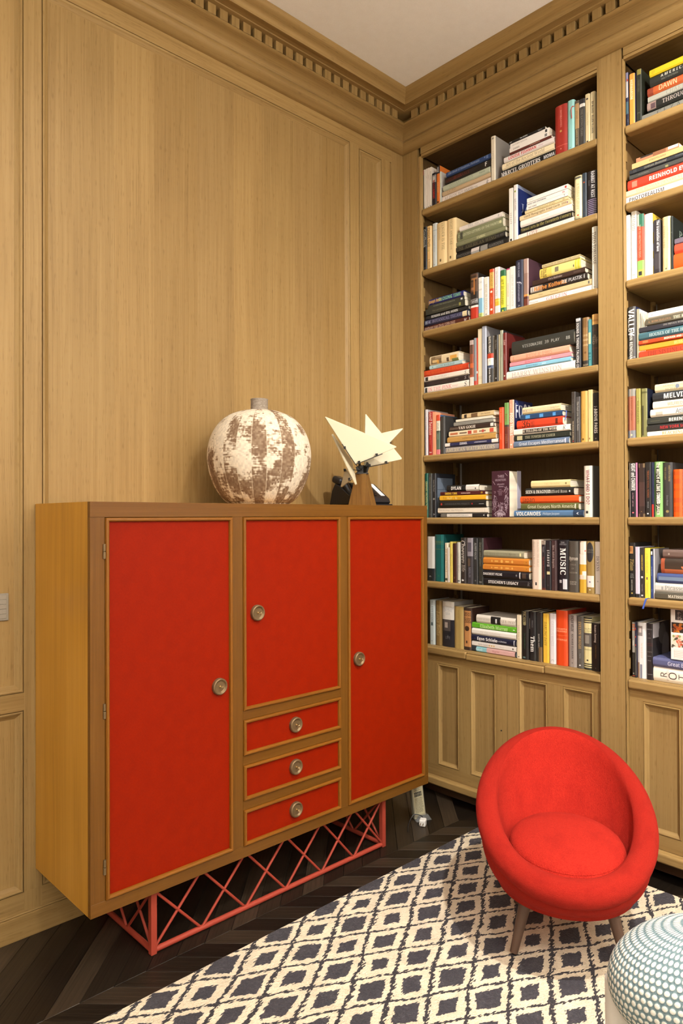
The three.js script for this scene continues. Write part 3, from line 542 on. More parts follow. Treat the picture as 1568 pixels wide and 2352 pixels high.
// ---------------------------------------------------------------- red tub chair
{
  const RA = hex('#a01f15'), RB = hex('#b42b1d'), RC = hex('#861610');
  const mt = makeTex(512, 512, (u, v) => { const n = vn(u * 256, v * 256, 256, 256, 81), b = vn(u * 9, v * 9, 9, 9, 82), d = vn(u * 24, v * 24, 24, 24, 83); return mix3(mix3(RA, RB, n), RC, 0.45 * Math.max(0, b + 0.5 * d - 0.72)); });
  const bt = makeTex(256, 256, (u, v) => { const n = vn(u * 128, v * 128, 128, 128, 85); return [n, n, n]; }, false); bt.repeat.set(4, 4);
  const VELVET = new THREE.MeshPhysicalMaterial({ map: mt, roughness: 0.95, bumpMap: bt, bumpScale: 0.0018, specularIntensity: 0.3, sheen: 0.08, sheenColor: new THREE.Color(1.0, 0.16, 0.08), sheenRoughness: 0.45 });
  const ch = thing('tub_chair', 'small round red velvet tub chair on tapered wooden legs', 'chair', [-0.6184, 0.0, 1.2512], -0.9724);
  const a = 0.2495, b = 0.292, yF = 0.292, yB = 0.5662, pw = 1.2166, rF = 0.042, rS = 0.0401, rB = 0.035, lean = 0.039, yb = 0.1805, a2 = 0.2231, b2 = 0.2381, sh = 0.01;
  const NP = 96, cols = [];
  for (let i = 0; i <= NP; i++) {
    const ph = i / NP * 2 * Math.PI, s = Math.pow((1 - Math.cos(ph)) / 2, pw), y = yF + (yB - yF) * s, sd = Math.sin(ph) ** 2, h0 = (1 - Math.cos(ph)) / 2, R = (rF + (rB - rF) * h0) * (1 - sd) + rS * sd;
    const cx = a * Math.sin(ph), cz = b * Math.cos(ph) - lean * s; let nx = Math.sin(ph) / a, nz = Math.cos(ph) / b; const nl = Math.hypot(nx, nz); nx /= nl; nz /= nl;
    const sx = 0.183 * Math.sin(ph), sz = 0.08 + 0.192 * Math.cos(ph);   // where the inside meets the seat
    const col = [], bulge = (p, q, k, out) => { for (let j = 1; j < k; j++) { const f = j / k, o = out * Math.sin(Math.PI * f); col.push([p[0] + (q[0] - p[0]) * f + nx * o, p[1] + (q[1] - p[1]) * f, p[2] + (q[2] - p[2]) * f + nz * o]); } };
    const at = (th) => [cx + nx * R * Math.cos(th), y + R * Math.sin(th), cz + nz * R * Math.cos(th)];
    const seat = [sx, 0.27, sz], thIn = Math.PI + 0.1 - 1.15 * Math.pow(h0, 0.7), thOut = -0.95 + 0.35 * s, end = at(thOut);
    col.push([sx * 0.3, 0.27, 0.08 + (sz - 0.08) * 0.3], seat); bulge(seat, at(thIn), 8, 0.022 * s);
    for (let j = 0; j <= 16; j++) col.push(at(thIn + (thOut - thIn) * j / 16));
    // crease, then the lower shell
    const low = [end[0] - nx * 0.012 * (1 - s), end[1] - 0.004, end[2] - nz * 0.012 * (1 - s)];
    const bot = [a2 * Math.sin(ph), yb + 0.02, b2 * Math.cos(ph) + sh];
    col.push(low); bulge(low, bot, 8, 0.012 + 0.02 * s); col.push(bot, [bot[0] * 0.975, yb + 0.006, sh + (bot[2] - sh) * 0.975], [bot[0] * 0.92, yb, sh + (bot[2] - sh) * 0.92], [0, yb, sh]);
    cols.push(col);
  }
  const shell = (() => {
    const g = strips(cols, false, (i, j) => [i / NP * 4, j / 40 * 2]); return toCreasedNormals(g, 0.85);
  })();
  M('shell', shell, VELVET, ch);
  // seat cushion: domed, seam below the top edge, tilted back
  const rings = [], prof = [[0.0, 0.050], [0.35, 0.0485], [0.62, 0.043], [0.82, 0.033], [0.92, 0.0235], [0.965, 0.016], [0.975, 0.012], [0.972, 0.0105], [0.985, 0.0085], [1.0, -0.002], [1.0, -0.014], [0.985, -0.026], [0.93, -0.04], [0.0, -0.04]];
  for (let i = 0; i <= 72; i++) { const ph = i / 72 * 2 * Math.PI; rings.push(prof.map(([k, h]) => [0.181 * k * Math.sin(ph), 0.336 + h - 0.08 * 0.19 * k * Math.cos(ph), 0.079 + 0.19 * k * Math.cos(ph)])); }
  const cg = toCreasedNormals(strips(rings, false, (i, j) => [0.5 + 0.4 * rings[i % 73][j][0] * 5, 0.5 + 0.4 * rings[i % 73][j][2] * 5]), 0.6);
  M('seat_cushion', cg, VELVET, ch);
  for (const [x, z, tx, tz] of [[-0.169, 0.154, -0.125, 0.12], [0.169, 0.154, 0.125, 0.12], [-0.15, -0.15, -0.12, -0.12], [0.15, -0.15, 0.12, -0.12]]) M('leg', planarUV(taper([x, 0.0185, z], [tx, 0.19, tz], 0.0125, 0.021, 20)), std(new THREE.Color(0.10, 0.055, 0.035), 0.45), ch);
}
// ---------------------------------------------------------------- woven armchair at the edge of the frame
{
  const A = hex('#d6d5ca'), Bc = hex('#566d74'), Cc = hex('#94a19e');
  const wt = makeTex(256, 256, (u, v) => {
    const r = v * 16, k = Math.floor(r), fr = r - k, cu = u * 16 + (k % 2) * 0.5, fc = cu - Math.floor(cu);
    const e = ((fc - 0.5) / 0.36) ** 2 + ((fr - 0.5) / 0.36) ** 2, n = vn(u * 96, v * 96, 96, 96, 3);
    return e < 1 ? mix3(A, [0.90, 0.89, 0.85], n) : mix3(Bc, Cc, 0.5 * n + Math.max(0, 0.6 - (e - 1)));
  });
  const wb = makeTex(256, 256, (u, v) => { const r = v * 16, k = Math.floor(r), fr = r - k, cu = u * 16 + (k % 2) * 0.5, fc = cu - Math.floor(cu); const e = ((fc - 0.5) / 0.45) ** 2 + ((fr - 0.5) / 0.5) ** 2, h = Math.max(0, 1 - e); return [h, h, h]; }, false);
  const TW = new THREE.MeshPhysicalMaterial({ map: wt, roughness: 0.9, bumpMap: wb, bumpScale: 0.0015 });
  const c = thing('armchair', 'rounded armchair in white and blue-green woven check beside red chair', 'armchair', [-1.43, 0, 1.93], 0);
  const u = (n) => n;
  // superellipsoid pads; local x = camera right, z = towards the camera
  const pad = (cx, cy, cz, rx, ry, rz, e1, e2, turn) => {
    const pos = [], rows = [], sp = (v, e) => Math.sign(v) * Math.pow(Math.abs(v), e);
    for (let i = 0; i <= 40; i++) { const la = -Math.PI / 2 + Math.PI * i / 40, row = []; for (let j = 0; j <= 64; j++) { const lo = 2 * Math.PI * j / 64; row.push([cx + rx * sp(Math.cos(la), e1) * sp(Math.cos(lo), e2), cy + ry * sp(Math.sin(la), e1), cz + rz * sp(Math.cos(la), e1) * sp(Math.sin(lo), e2)]); } rows.push(row); }
    const per = 2 * Math.PI * Math.sqrt((rx * rx + rz * rz) / 2), s = 1 / 0.19;
    return toCreasedNormals(strips(rows, false, (i, j) => [Math.round(per * s) * j / 64, i / 40 * Math.PI * ry * s]), 1.2);
  };
  const R = 0.7586;
  const place = (g) => { g.rotateY(-R); return g; };
  M('back', place(pad(0.075, 0.515, -0.02, 0.188, 0.115, 0.125, 0.95, 1)), TW, c);
  M('seat', place(pad(0.18, 0.45, 0.15, 0.19, 0.075, 0.15, 0.7, 0.8)), std(new THREE.Color(0.03, 0.09, 0.12), 0.9), c);
  const PALE = std(new THREE.Color(0.62, 0.58, 0.52), 0.35);
  for (const [p, q] of [[[-0.082, 0.50, -0.06], [-0.082, 0.0165, -0.075]], [[0.24, 0.42, -0.02], [0.27, 0.0165, -0.05]], [[0.02, 0.36, 0.22], [0.01, 0.0165, 0.25]], [[0.28, 0.36, 0.22], [0.30, 0.0165, 0.25]]]) M('leg', place(taper(q, p, 0.018, 0.025, 20)), PALE, c);
}
const BOOKS = [
 ['corner', 1, 2972, [
  ['u',108,11,212,'p',"#2f3b2c|b0;.12;#b8402f","dark green paperback with red tip"],
  ['u',120,11,211,'p',"#e4dccf|t - -;.2;.3;#8a8078;n|t 1/2;.94;.5;#333;b","white slim paperback of a set"],
  ['u',132,10,212,'p',"#e6ded2|t VOLUME;.2;.3;#9a9088;n|t 12;.94;.6;#333;b","white slim paperback marked near foot"],
  ['u',143,11,212,'p',"#e2d9cd|t CHRONICLE;.22;.35;#8a8078;n|t 14;.94;.6;#333;b","white slim paperback with faint title"],
  ['u',155,15,211,'p',"#e6dfd3|t PARIS REVIEW;.2;.42;#7d746c;n|t 20;.94;.6;#333;b","white paperback with grey lettering"],
  ['u',171,30,172,'h',"#1c1a22|k.06;.28;.1;.9;#8d8a86|k.1;.22;.35;.7;#c9c4bd|t WANDERING;.48;.42;#b5302c;bs|t NIGHT;.62;.42;#b5302c;bs|b.95;.965;#ddd","black hardcover with red lettering and portrait"],
  ['u',202,20,200,'h',"#d9762c|b0;.2;#17151a|t SNOW;.1;.4;#eee;b|t ECHO STATION;.55;.34;#f2cf9a;n|k.9;.94;.3;.7;#221","orange hardcover with black top"],
  ['u',223,9,165,'h',"#ccd3c4|t EVERYTHING RISES;.45;.4;#6e7a6b;n|b.97;1;#334","pale green slim hardcover",{"cov": "#d5cfc6"}],
  ['s',235,291,37,'h',"#e3d7cd|t ALISON WEAVER;.35;.5;#a39a92;s|t Lectures;.62;.42;#a39a92;s|t k;.93;.6;#444;i","white hardcover with grey capitals"],
  ['s',237,289,22,'h',"#c2a986|t C A I R O;.2;.5;#8d7a62;s|t - - - -;.85;.4;#9c8566;n","tan hardcover with faint title"],
  ['s',245,277,28,'h',"#b4bca6|t DISTANT LIGHTS;.4;.55;#94a08c;s|t Poems;.85;.35;#6f7a6a;n","sage green hardcover with faint lettering"],
  ['s',253,273,39,'h',"#1a1716|t AMERICAN;.2;.42;#7a2a22;s|t RADIANCE;.38;.42;#7a2a22;s|t F;.9;.6;#ddd;b","black hardcover with dark red title"],
  ['s',260,266,25,'h',"#27406f|t The Book of Shadows, Portraits;.4;.45;#a9b6cc;i|t * ll;.9;.6;#8fa3c8;b","blue hardcover with silver script"],
  ['u',527,25,222,'h',"#ddd3bc|t A;.05;.5;#555;b|t C A N T O   T O N G E;.5;.3;#a89f8b;n|t k;.95;.5;#555;i","tall cream hardcover with grey boards",{"cov": "#9b948b"}],
  ['s',582,279,42,'h',"#141414|t MARCEL GRODTERS;.38;.55;#e6e2da;bs|t H;.08;.6;#ccc;b|t MOMA;.9;.42;#ddd;b","black hardcover with white serif title"],
  ['s',590,268,30,'h',"#ead9b4|t Art of the Ancient World;.45;.5;#8e8166;s|t - - - -;.88;.3;#a89878;n","cream hardcover with grey title"],
  ['s',601,257,25,'h',"#e0d7d3|t LOUISE FISHMAN;.38;.62;#c23a3a;b|t essay;.75;.35;#b9a;n","white hardcover with red capitals"],
  ['s',632,214,11,'p',"#5a2620|t ... RETROSPECTIVE;.6;.5;#d8b8a0;bs","maroon slim hardcover"],
  ['s',632,201,20,'p',"#e8e2da|t CHANEL;.18;.42;#8d8680;b|k.9;.96;.2;.8;#777","white glossy paperback with dark squares"],
  ['s',633,200,21,'p',"#e9e4dd|t AUTUMN SEASON;.25;.4;#a49c94;n|k.9;.95;.2;.8;#333","white glossy paperback with grey text"],
  ['s',626,188,12,'p',"#161515|t ART;.06;.5;#ddd;b|t The GENIUS;.42;.5;#eee;bs|t Gagosian;.86;.4;#ccc;n","black thin paperback with white words"],
  ['u',862,59,220,'h',"#9e2b20|t MEMOIR;.14;.2;#d0665a;s|t PETER DAVIES;.27;.16;#e0988c;s|o.52;.17;#b98d4a|b.8;.81;#c8604f|o.87;.08;#d8a898","red boxed volume with gold emblem"],
  ['u',922,32,220,'h',"#8fc6c2|t x;.93;.25;#356;n","turquoise hardcover with a red ribbon",{"cov": "#8fc6c2", "ribbon": "#b32a22"}],
  ['u',955,20,208,'h',"#b08f62|b0;.06;#4c4338|b.58;1;#594c38|t STONE;.3;.5;#6e5636;s|t GARDEN NOTES;.75;.4;#cbb88c;s","tan and brown hardcover"],
  ['u',976,27,204,'h',"#3a3936|b0;.1;#26262a|b.1;.17;#dcd8d0|t THE EATING YEARS;.5;.4;#8b8880;s","charcoal hardcover with white band"],
  ['u',1004,21,214,'h',"#d8c79c|o.1;.4;#4b463d|t CARDINAL ROAD;.5;.3;#b7a779;n|k.93;.96;.35;.65;#333","cream hardcover with dark oval"],
  ['u',1026,22,215,'h',"#d9cba2|t BY BLOOD   ELLEN ULLMAN;.5;.42;#3a362e;b","cream hardcover with black capitals"],
 ]],
 ['corner', 2, 2661, [
  ['u',108,27,228,'h',"#1e1f1d|t Goodbook;.26;.6;#b9b6a8;bs|t STORIES;.66;.4;#6b4a3c;s|t E;.93;.5;#777;n","black hardcover with silver title"],
  ['u',136,29,224,'h',"#dcb77c|t Quiet Dell;.26;.62;#5e4a2c;s|t - jp;.55;.3;#7a5;n|t A NOVEL;.86;.35;#6e5a3c;n","amber hardcover with dark serif title"],
  ['u',168,31,229,'h',"#c3cac8|b.15;.16;#8b96a0|t The Fountain House;.45;.28;#8896a8;n|t s;.92;.3;#567;n","pale blue-grey hardcover"],
  ['u',200,62,219,'h',"#e2c894|t TENDER IS THE;.33;.3;#8b7a58;s|t EVENING;.25;.2;#a8966c;s|k.84;.9;.35;.5;#6b5a3a","wide cream hardcover with tall brown lettering"],
  ['u',263,57,219,'h',"#e3ca97|t NIGHT AND DAY;.3;.28;#8b7a58;s|t a novel;.6;.2;#a8966c;s|k.84;.9;.35;.5;#6b5a3a","wide cream hardcover beside a green stack",{"cov": "#d8bf8f"}],
  ['s',321,298,40,'h',"#191817|t PHOTOGRAPHS;.2;.35;#777;n|k.3;.46;.05;.5;#9d9a94|k.3;.46;.5;.95;#cfc4bc|k.48;.62;.08;.92;#8b8780|t GARDENS;.78;.4;#6a6a68;b","black hardcover with photo strip"],
  ['s',321,283,30,'h',"#1b1a18|t THE AMERICAN WING;.42;.62;#6f6a4e;s|t THE MET;.9;.4;#666;n","black hardcover with dim gold capitals"],
  ['s',321,284,24,'h',"#7f8061|t HOUSES AND;.3;.45;#6c6d50;s|t FABRIC;.52;.5;#c8c79a;bs","dull olive hardcover with pale title"],
  ['s',330,261,47,'h',"#7c8060|t COLLECTED LETTERS OF THE PAINTERS;.5;.3;#c8c9a8;n|k.06;.12;.15;.85;#45473a|o.95;.28;#c8c79a","thick olive hardcover with dark emblem"],
  ['s',341,245,24,'h',"#e1d8d0|t THE ARCTIC;.4;.62;#9b9a96;s|t k;.92;.5;#777;i","white hardcover lettered in grey capitals"],
  ['u',621,28,255,'h',"#ece6da|t L E G A C Y;.55;.32;#5d5a55;s|k.92;.96;.35;.65;#222","white hardcover with spaced capitals"],
  ['u',651,22,260,'h',"#e6e0d8|k.1;.13;.3;.6;#8a9a3a|t JAN FABRE;.35;.42;#6d6a72;s|t Drawings;.62;.3;#b6b0aa;n","white hardcover with deep blue boards",{"cov": "#1d2c63", "art": "#1d2c63|b0;.06;#8a92a8|h JAN;.36;.3;#aab2cc;s"}],
  ['s',674,275,29,'h',"#e6ddd0|t LOVE;.27;.68;#8a3d3d;s|t POEMS AND OTHER;.55;.5;#c9bfae;n|t -;.92;.3;#b9a;n","white hardcover with dark red title"],
  ['s',685,255,28,'h',"#191816|t Visual Arts in the Twentieth Century;.5;.5;#a89c58;bs|t m;.08;.3;#999;n","black hardcover with gold title"],
  ['s',686,253,31,'h',"#eae4da|t MICHAEL VERNON;.4;.3;#c9c2b8;n|t 1;.93;.3;#bbb;n","thick white hardcover with faint text"],
  ['s',682,255,23,'h',"#ddc79c|t Czech Photographic Avant-Garde  1918;.5;.42;#5c4a33;bs|k.92;.94;.3;.6;#867","cream hardcover with brown title"],
  ['s',709,214,15,'h',"#d8c798|t {oOo{}oOo}  STARS;.5;.6;#9a8a55;s|t ML;.9;.5;#7a6c4a;i","cream hardcover with scrolling pattern"],
  ['s',719,203,14,'p',"#ebe5dc|t RICE TOWER;.15;.45;#55504a;b|t Y;.92;.6;#333;b","white paperback with short black title"],
  ['s',721,201,17,'p',"#ece6dd|t HANS VAN STEENBERG;.25;.45;#444;b|t m;.9;.6;#a33;bs","white paperback with small crimson mark"],
  ['s',723,201,19,'p',"#ebe5dd|t Opera;.1;.4;#bba;n|k.93;.97;.2;.7;#c0392b","white paperback with red dot"],
  ['u',950,35,196,'h',"#e3d7a8|b0;.08;#b3ab84|b.9;1;#b3ab84|t A Hidden Culture;.45;.34;#c08a5a;s|k.03;.06;.1;.9;#444|k.94;.97;.1;.9;#444|k.85;.88;.4;.6;#c0432f","cream hardcover with ornate ends"],
  ['u',986,20,197,'h',"#2f3a44|o.2;.35;#b5562e|t EMPIRE;.5;.4;#44535e;s|t r;.85;.4;#8a4a55;n","slate hardcover with orange arc"],
  ['u',1008,43,193,'h',"#1d1a1c|t RABBIT AT REST;.3;.4;#ddd;b|t novel;.25;.2;#888;n|b.62;.64;#8a7a9a|b.66;.68;#8a7a9a|b.7;.72;#8a7a9a|b.74;.76;#8a7a9a|b.78;.8;#8a7a9a|b.82;.84;#8a7a9a|b.86;.88;#8a7a9a|b.9;.92;#8a7a9a|b.94;.96;#8a7a9a","black hardcover with purple striped base"],
 ]],
 ['corner', 3, 2349, [
  ['s',115,281,28,'h',"#4f2119|t Anthony van Dyck 1599-1641;.36;.6;#cfbfae;s|t w;.92;.6;#ddd;i","maroon hardcover with cream serif title"],
  ['s',118,274,31,'h',"#2b2a45|t H;.05;.6;#9aa;b|o.12;.3;#77809a|t THE BOTANICAL TREASURY;.5;.55;#8c8fae;s|k.88;.98;.1;.9;#d8c9a0","dark violet hardcover with cream label"],
  ['s',123,270,23,'h',"#1b1d20|t ROMAN and BIG HORN;.45;.6;#c9c7c2;b|b.9;.9;#fff","black hardcover with white broken title"],
  ['s',128,248,30,'p',"#30322a|t The Last Good Country Letters;.5;.35;#7c7c64;n|k.85;.9;.2;.7;#8a8a4a","dark olive paperback with small emblem"],
  ['s',140,229,19,'p',"#33362d|t CLOSING THE NINTH NARRATIVE;.45;.4;#8d9280;s|k.9;.95;.2;.7;#ccc","dark green paperback"],
  ['s',145,218,29,'h',"#25296a|t Joseph Heller;.2;.6;#e0b04a;b|t CLOSING TIME;.62;.6;#7fbf8a;b|t x;.93;.5;#a33;n","blue hardcover with yellow and green lettering"],
  ['u',402,48,225,'h',"#241f1c|k.02;.4;.05;.95;#5d4230|k.05;.18;.1;.8;#3a2a20|k.1;.14;.2;.9;#8d6644|k.12;.46;.5;.62;#c07a3a|k.3;.36;.1;.5;#9a6a4a|h PETER;.58;.3;#ccc;n|h CARVER;.62;.3;#ccc;n|b.69;.735;#e8ddd4|b.735;1;#b8331f","black and red hardcover with violin picture"],
  ['u',451,30,195,'h',"#e8e4dc|h A Sea;.12;.4;#aaa;n|h Poems;.3;.4;#aaa;n|b.51;.875;#7fb3cf|b.875;1;#b3c26a|t hg;.94;.4;#555;n","white and sky blue hardcover"],
  ['u',482,29,190,'h',"#e0dccf|t MUSIC IN DENVER;.5;.42;#a8a08c;s|k.92;.95;.4;.6;#888","off-white hardcover with grey title"],
  ['u',513,28,220,'h',"#c74a22|k.07;.42;.08;.92;#cfa552|t ATLAS OF;.25;.4;#8d6d34;n|o.49;.4;#efe2d6|o.87;.4;#efe2d6|t HISTORIA;.68;.25;#e58b5a;n","orange hardcover with gold panel"],
  ['u',542,30,221,'h',"#dfdcd8|t the Christmas Time Diary;.35;.3;#9a9a98;n|b.67;.82;#e3b13d|b.7;.73;#f0c95a","white hardcover with yellow band",{"cov": "#b9b4ae"}],
  ['u',573,33,200,'h',"#2f6b45|k.15;.88;.02;.98;#e2dc3c|k.14;.2;.1;.7;#e2dc3c|t art in unseen;.5;.5;#3a3d1e;i|t a memoir;.75;.2;#55602a;n|k.93;.97;.4;.6;#e2dc3c","green and yellow hardcover"],
  ['u',607,21,199,'h',"#e6dcc2|b0;.03;#b5316a|t SWEETBRIAR;.5;.4;#d2a27c;s|b.96;1;#5a2a35|t a;.86;.4;#555;n","cream hardcover with pink top edge"],
  ['u',629,26,202,'p',"#e6e2d8|t LETTERS OF A SENATOR;.55;.42;#a9a69c;s","white paperback with grey capitals"],
  ['u',657,41,222,'h',"#272a3e|t PETER ROWE;.2;.25;#b5b7c4;n|t f;.45;.6;#d8d8e0;i|t commonwealth;.65;.28;#b5b7c4;n|t A;.94;.3;#aaa;n","navy hardcover with white script letter"],
  ['u',699,27,219,'h',"#8d6f62|b0;.3;#a3867a|b.74;.78;#d2914a|b.78;1;#6a3427|b.8;.83;#3d1d18","mauve and rust tall hardcover",{"cov": "#4a3038"}],
  ['s',727,300,27,'h',"#e8e2da|t GAUGUIN;.46;.7;#b24a4a;s|t Pleasures;.08;.35;#777;n|t FRANCOISE CACHIN;.85;.35;#aaa;n","white hardcover with red serif title"],
  ['s',727,300,27,'h',"#cbb384|t Amon;.2;.25;#7a6a4a;n|t Touchstone;.42;.25;#7a6a4a;n|k.95;.97;.3;.7;#555","tan hardcover with tiny text"],
  ['s',736,274,31,'h',"#2a2420|k0;.22;.05;.95;#8c857d|t IIII;.08;.8;#c9c4bd;b|t Käthe Kollwitz;.36;.66;#e08a3c;b|t DIE PLASTIK;.74;.5;#ddd;n|t i;.95;.6;#ccc;b","dark hardcover with orange name"],
  ['s',748,252,25,'h',"#36241d|t Chris Mallinder;.45;.35;#c9bfb5;n|t Sketches;.86;.3;#776a60;n","dark brown hardcover with small title"],
  ['s',783,197,44,'h',"#dfcb7c|k0;.3;0;1;#dcc15c|h LEAH;.05;.2;#4a3a1c;b|h MAKOR;.1;.2;#4a3a1c;b|h IN THIS;.15;.2;#4a3a1c;b|k.38;.47;.3;.75;#77705a|k.86;.9;0;1;#c6bf3a|k.92;.97;0;1;#c6bf3a|k.82;.84;.3;.5;#333","yellow hardcover with feather drawing"],
  ['s',795,180,17,'h',"#c1b082|t KINGDOM OF BIRDS IN THE FIELD;.5;.55;#7d7050;s","mottled khaki hardcover"],
  ['u',1028,25,267,'h',"#e6e2d2|t THEO TOBIASSE;.34;.62;#3a3631;s|t R;.95;.4;#888;i","tall white hardcover with black capitals"],
 ]],
 ['corner', 4, 2030, [
  ['s',107,286,36,'h',"#e6ddd0|k.05;.1;.2;.8;#333|t IN THE PINK;.38;.6;#d9818a;s|t essays;.72;.3;#caa;n|t S;.93;.7;#444;i","white volume with pink title"],
  ['s',107,287,26,'h',"#241a1c|t TIMELESS | CHIC;.35;.5;#4a3c3f;s|t notes;.75;.3;#8a8080;n|t S;.93;.7;#aaa;i","black volume of the boxed set"],
  ['s',107,287,26,'h',"#e3dbce|k.06;.12;.15;.85;#2a2622|t ULTRAMODERN |;.38;.45;#b9afa4;s|t S;.93;.7;#444;i","white volume with grey emblem"],
  ['s',112,280,32,'h',"#c23d1c|t THE WELL-MADE HOUSE;.45;.6;#d4632f;s|b.96;1;#b5351a","orange red hardcover"],
  ['s',148,205,21,'h',"#a9c4c6|o.1;.3;#5d7d84|t LOUISE BOURGEOIS;.5;.5;#3e5a62;s","pale blue hardcover with dark capitals"],
  ['s',153,180,45,'h',"#d6c49f|k.05;.42;.1;.9;#7a6548|k.1;.3;.2;.5;#c8ac78|k.26;.33;.1;.45;#d19c48|k.6;.68;.1;.5;#5a4530|k.72;.95;.2;.65;#d19c48|k.78;1;0;.3;#6e7a4a|k.2;.42;.6;.9;#9a8468","cream block-like book with vintage figures"],
  ['u',396,27,224,'h',"#a5573a|k0;.1;0;1;#b9a79f|k.1;.3;.2;.8;#5c4438|k.3;.5;0;.6;#8a4a30|k.5;.6;.3;1;#c8653a|k.6;.75;0;.7;#7c4630|k.8;1;0;1;#ddd3c8","patterned rust hardcover with white foot"],
  ['u',424,15,230,'h',"#7f868b|b.9;1;#b8342a|t ESSAYS;.4;.4;#b34a3a;n","grey blue hardcover with red foot"],
  ['u',440,6,229,'p',"#b8442c|b.7;.75;#ddd","thin red paperback"],
  ['u',447,23,270,'p',"#dcd0b0|t - - - - -;.3;.25;#a89c7c;n|b.84;.9;#cfc3a4","cream paperback, tall"],
  ['u',471,27,276,'h',"#9ba1ae|t Abstract;.35;.25;#c5cad3;n","pale grey blue tall hardcover",{"cov": "#7f7d80"}],
  ['u',499,36,223,'h',"#211f1c|t SUITE FRANCE;.2;.34;#e5e1d6;b|b.37;.47;#b93a22|b.47;.62;#e4dfd6|b.62;.69;#3d4a66|h 1;.52;.3;#777;n|t Irene Nemir;.83;.3;#ddd;b","black hardcover with tricolour bands",{"cov": "#bfae98"}],
  ['u',540,22,222,'h',"#26231f|t My Name;.2;.4;#a39c8c;s|t Jane Clark;.6;.3;#8a8474;n|k.9;.93;.4;.6;#aaa","black hardcover with small grey title"],
  ['u',564,7,222,'p',"#b5a888|t e;.5;.4;#777;n","thin beige paperback"],
  ['u',572,17,239,'h',"#9fa28c|t THE STONE YEARS;.4;.4;#7c806c;n","grey green tall hardcover",{"cov": "#353433"}],
  ['u',590,19,223,'h',"#6d2420|t Love;.2;.5;#e8d6cc;i|t a novel;.5;.4;#b99;i|o.9;.35;#e0d4b8","dark red hardcover with white script"],
  ['s',610,342,40,'h',"#ece6da|k.02;.98;.12;.88;#e6ded2|t HARRY WINSTON;.45;.66;#b5a49c;s|t R;.92;.4;#ccc;i","white boxed volume with tall grey capitals"],
  ['s',626,307,19,'h',"#82b8cf|t Richard Prince;.38;.4;#3a5d78;i|t Jokes;.58;.4;#d0e4ee;i","sky blue hardcover with blue script"],
  ['s',625,308,21,'h',"#df8f98|t Richard Prince;.38;.45;#a8384a;i|t Paperback;.6;.45;#f0c4cc;i","pink hardcover with crimson script"],
  ['s',630,296,31,'h',"#e0a084|t (;.06;.6;#c87a5c;s|t RYDER 1965;.5;.66;#cf8468;s","salmon hardcover with tonal capitals"],
  ['s',637,310,63,'h',"#2c2d28|t VISIONAIRE 39 PLAY;.48;.24;#b9bab2;m|t 88;.91;.26;#9a9a92;b","thick black box with silver futuristic title"],
  ['u',953,24,217,'h',"#232224|t I SOUND & THINGS TALKING (2);.52;.5;#dcd8d2;b|k.01;.06;.05;.95;#bbb","black hardcover lettered white full height"],
  ['u',981,31,213,'h',"#8d6b3f|k.02;.2;.15;.85;#7a5a33|h THE;.36;.3;#d8c49a;s|h TRAIN;.45;.3;#d8c49a;s|h HOUSE;.55;.3;#d8c49a;s|o.7;.3;#6e4c28|b.86;1;#2d2822|h KNOPF;.95;.3;#c8b48a;n","brown hardcover with gilt panel"],
  ['u',1013,11,200,'p',"#4f8f92|b.28;.52;#e0cf9c|b.7;.74;#2d6a70|b.78;.8;#2d6a70|b.84;.86;#2d6a70","teal slim paperback with cream label"],
  ['u',1025,29,218,'h',"#3a322a|k0;.2;0;1;#d2a05c|k.1;.14;0;1;#b98648|h JANE;.3;.3;#6e3a2c;s|h a;.42;.6;#8a7a68;n|h true;.46;.6;#8a7a68;n|h story;.5;.6;#8a7a68;n|h of;.54;.6;#8a7a68;n|h KIM;.66;.3;#8a3a2c;s","dark hardcover with sunset top"],
 ]],
 ['corner', 5, 1713, [
  ['u',107,12,238,'p',"#1f1d1e|t z;.3;.5;#aaa;n","thin black paperback"],
  ['u',120,16,236,'h',"#cfc6c6|t ROUTE TO A TORTUE;.3;.4;#8a7f85;n","pale grey slim hardcover"],
  ['u',137,32,223,'h',"#a32620|t cecil beaton;.27;.62;#efe4da;i|t The Later Days;.62;.26;#c9756a;n|t k;.93;.5;#ddd;i","red hardcover with white handwriting"],
  ['u',170,19,218,'p',"#e39d78|t PENGUINS IN FOCUS;.4;.4;#f0c4a4;n","peach tall paperback"],
  ['u',190,25,201,'h',"#55685a|b0;.15;#cf4a2c|b.15;.4;#d5cfbc|b.4;.44;#3d4a3d|b.87;1;#dd7a80|t ATLAS;.28;.4;#777;n|t HENRI;.55;.35;#9aa894;n","orange, cream and green hardcover",{"cov": "#2d5a80"}],
  ['u',216,31,190,'h',"#393836|t -;.3;.3;#666;n","charcoal hardcover",{"cov": "#33312f"}],
  ['s',248,316,35,'h',"#8d8688|t AMERICAN WATERCOLORS;.47;.6;#d0c49c;s","grey hardcover with cream serif capitals"],
  ['s',249,314,18,'h',"#22264e|k0;.1;0;1;#e2ddd6|k.88;1;0;1;#e2ddd6|t - - -;.15;.3;#ddd;b|t ISRAEL;.36;.7;#e4e0da;b|t A PHOTOBIOGRAPHY;.68;.36;#d6d2ce;b","navy hardcover with white block ends"],
  ['s',262,285,29,'h',"#b98e4c|t A HISTORY OF DECORATIVE ORNAMENT;.55;.22;#5a4220;n","ochre hardcover with small black line"],
  ['s',270,275,29,'h',"#e0d2b0|k.03;.2;.35;.65;#b56a44|k.24;.4;.4;.6;#6e5a48|k.42;.5;.25;.75;#b8493a|k.54;.62;.3;.7;#c07a52|k.66;.8;.4;.6;#8a6450|k.72;.76;.3;.7;#b8493a|k.88;.96;.2;.8;#c4523c","cream hardcover with row of beads"],
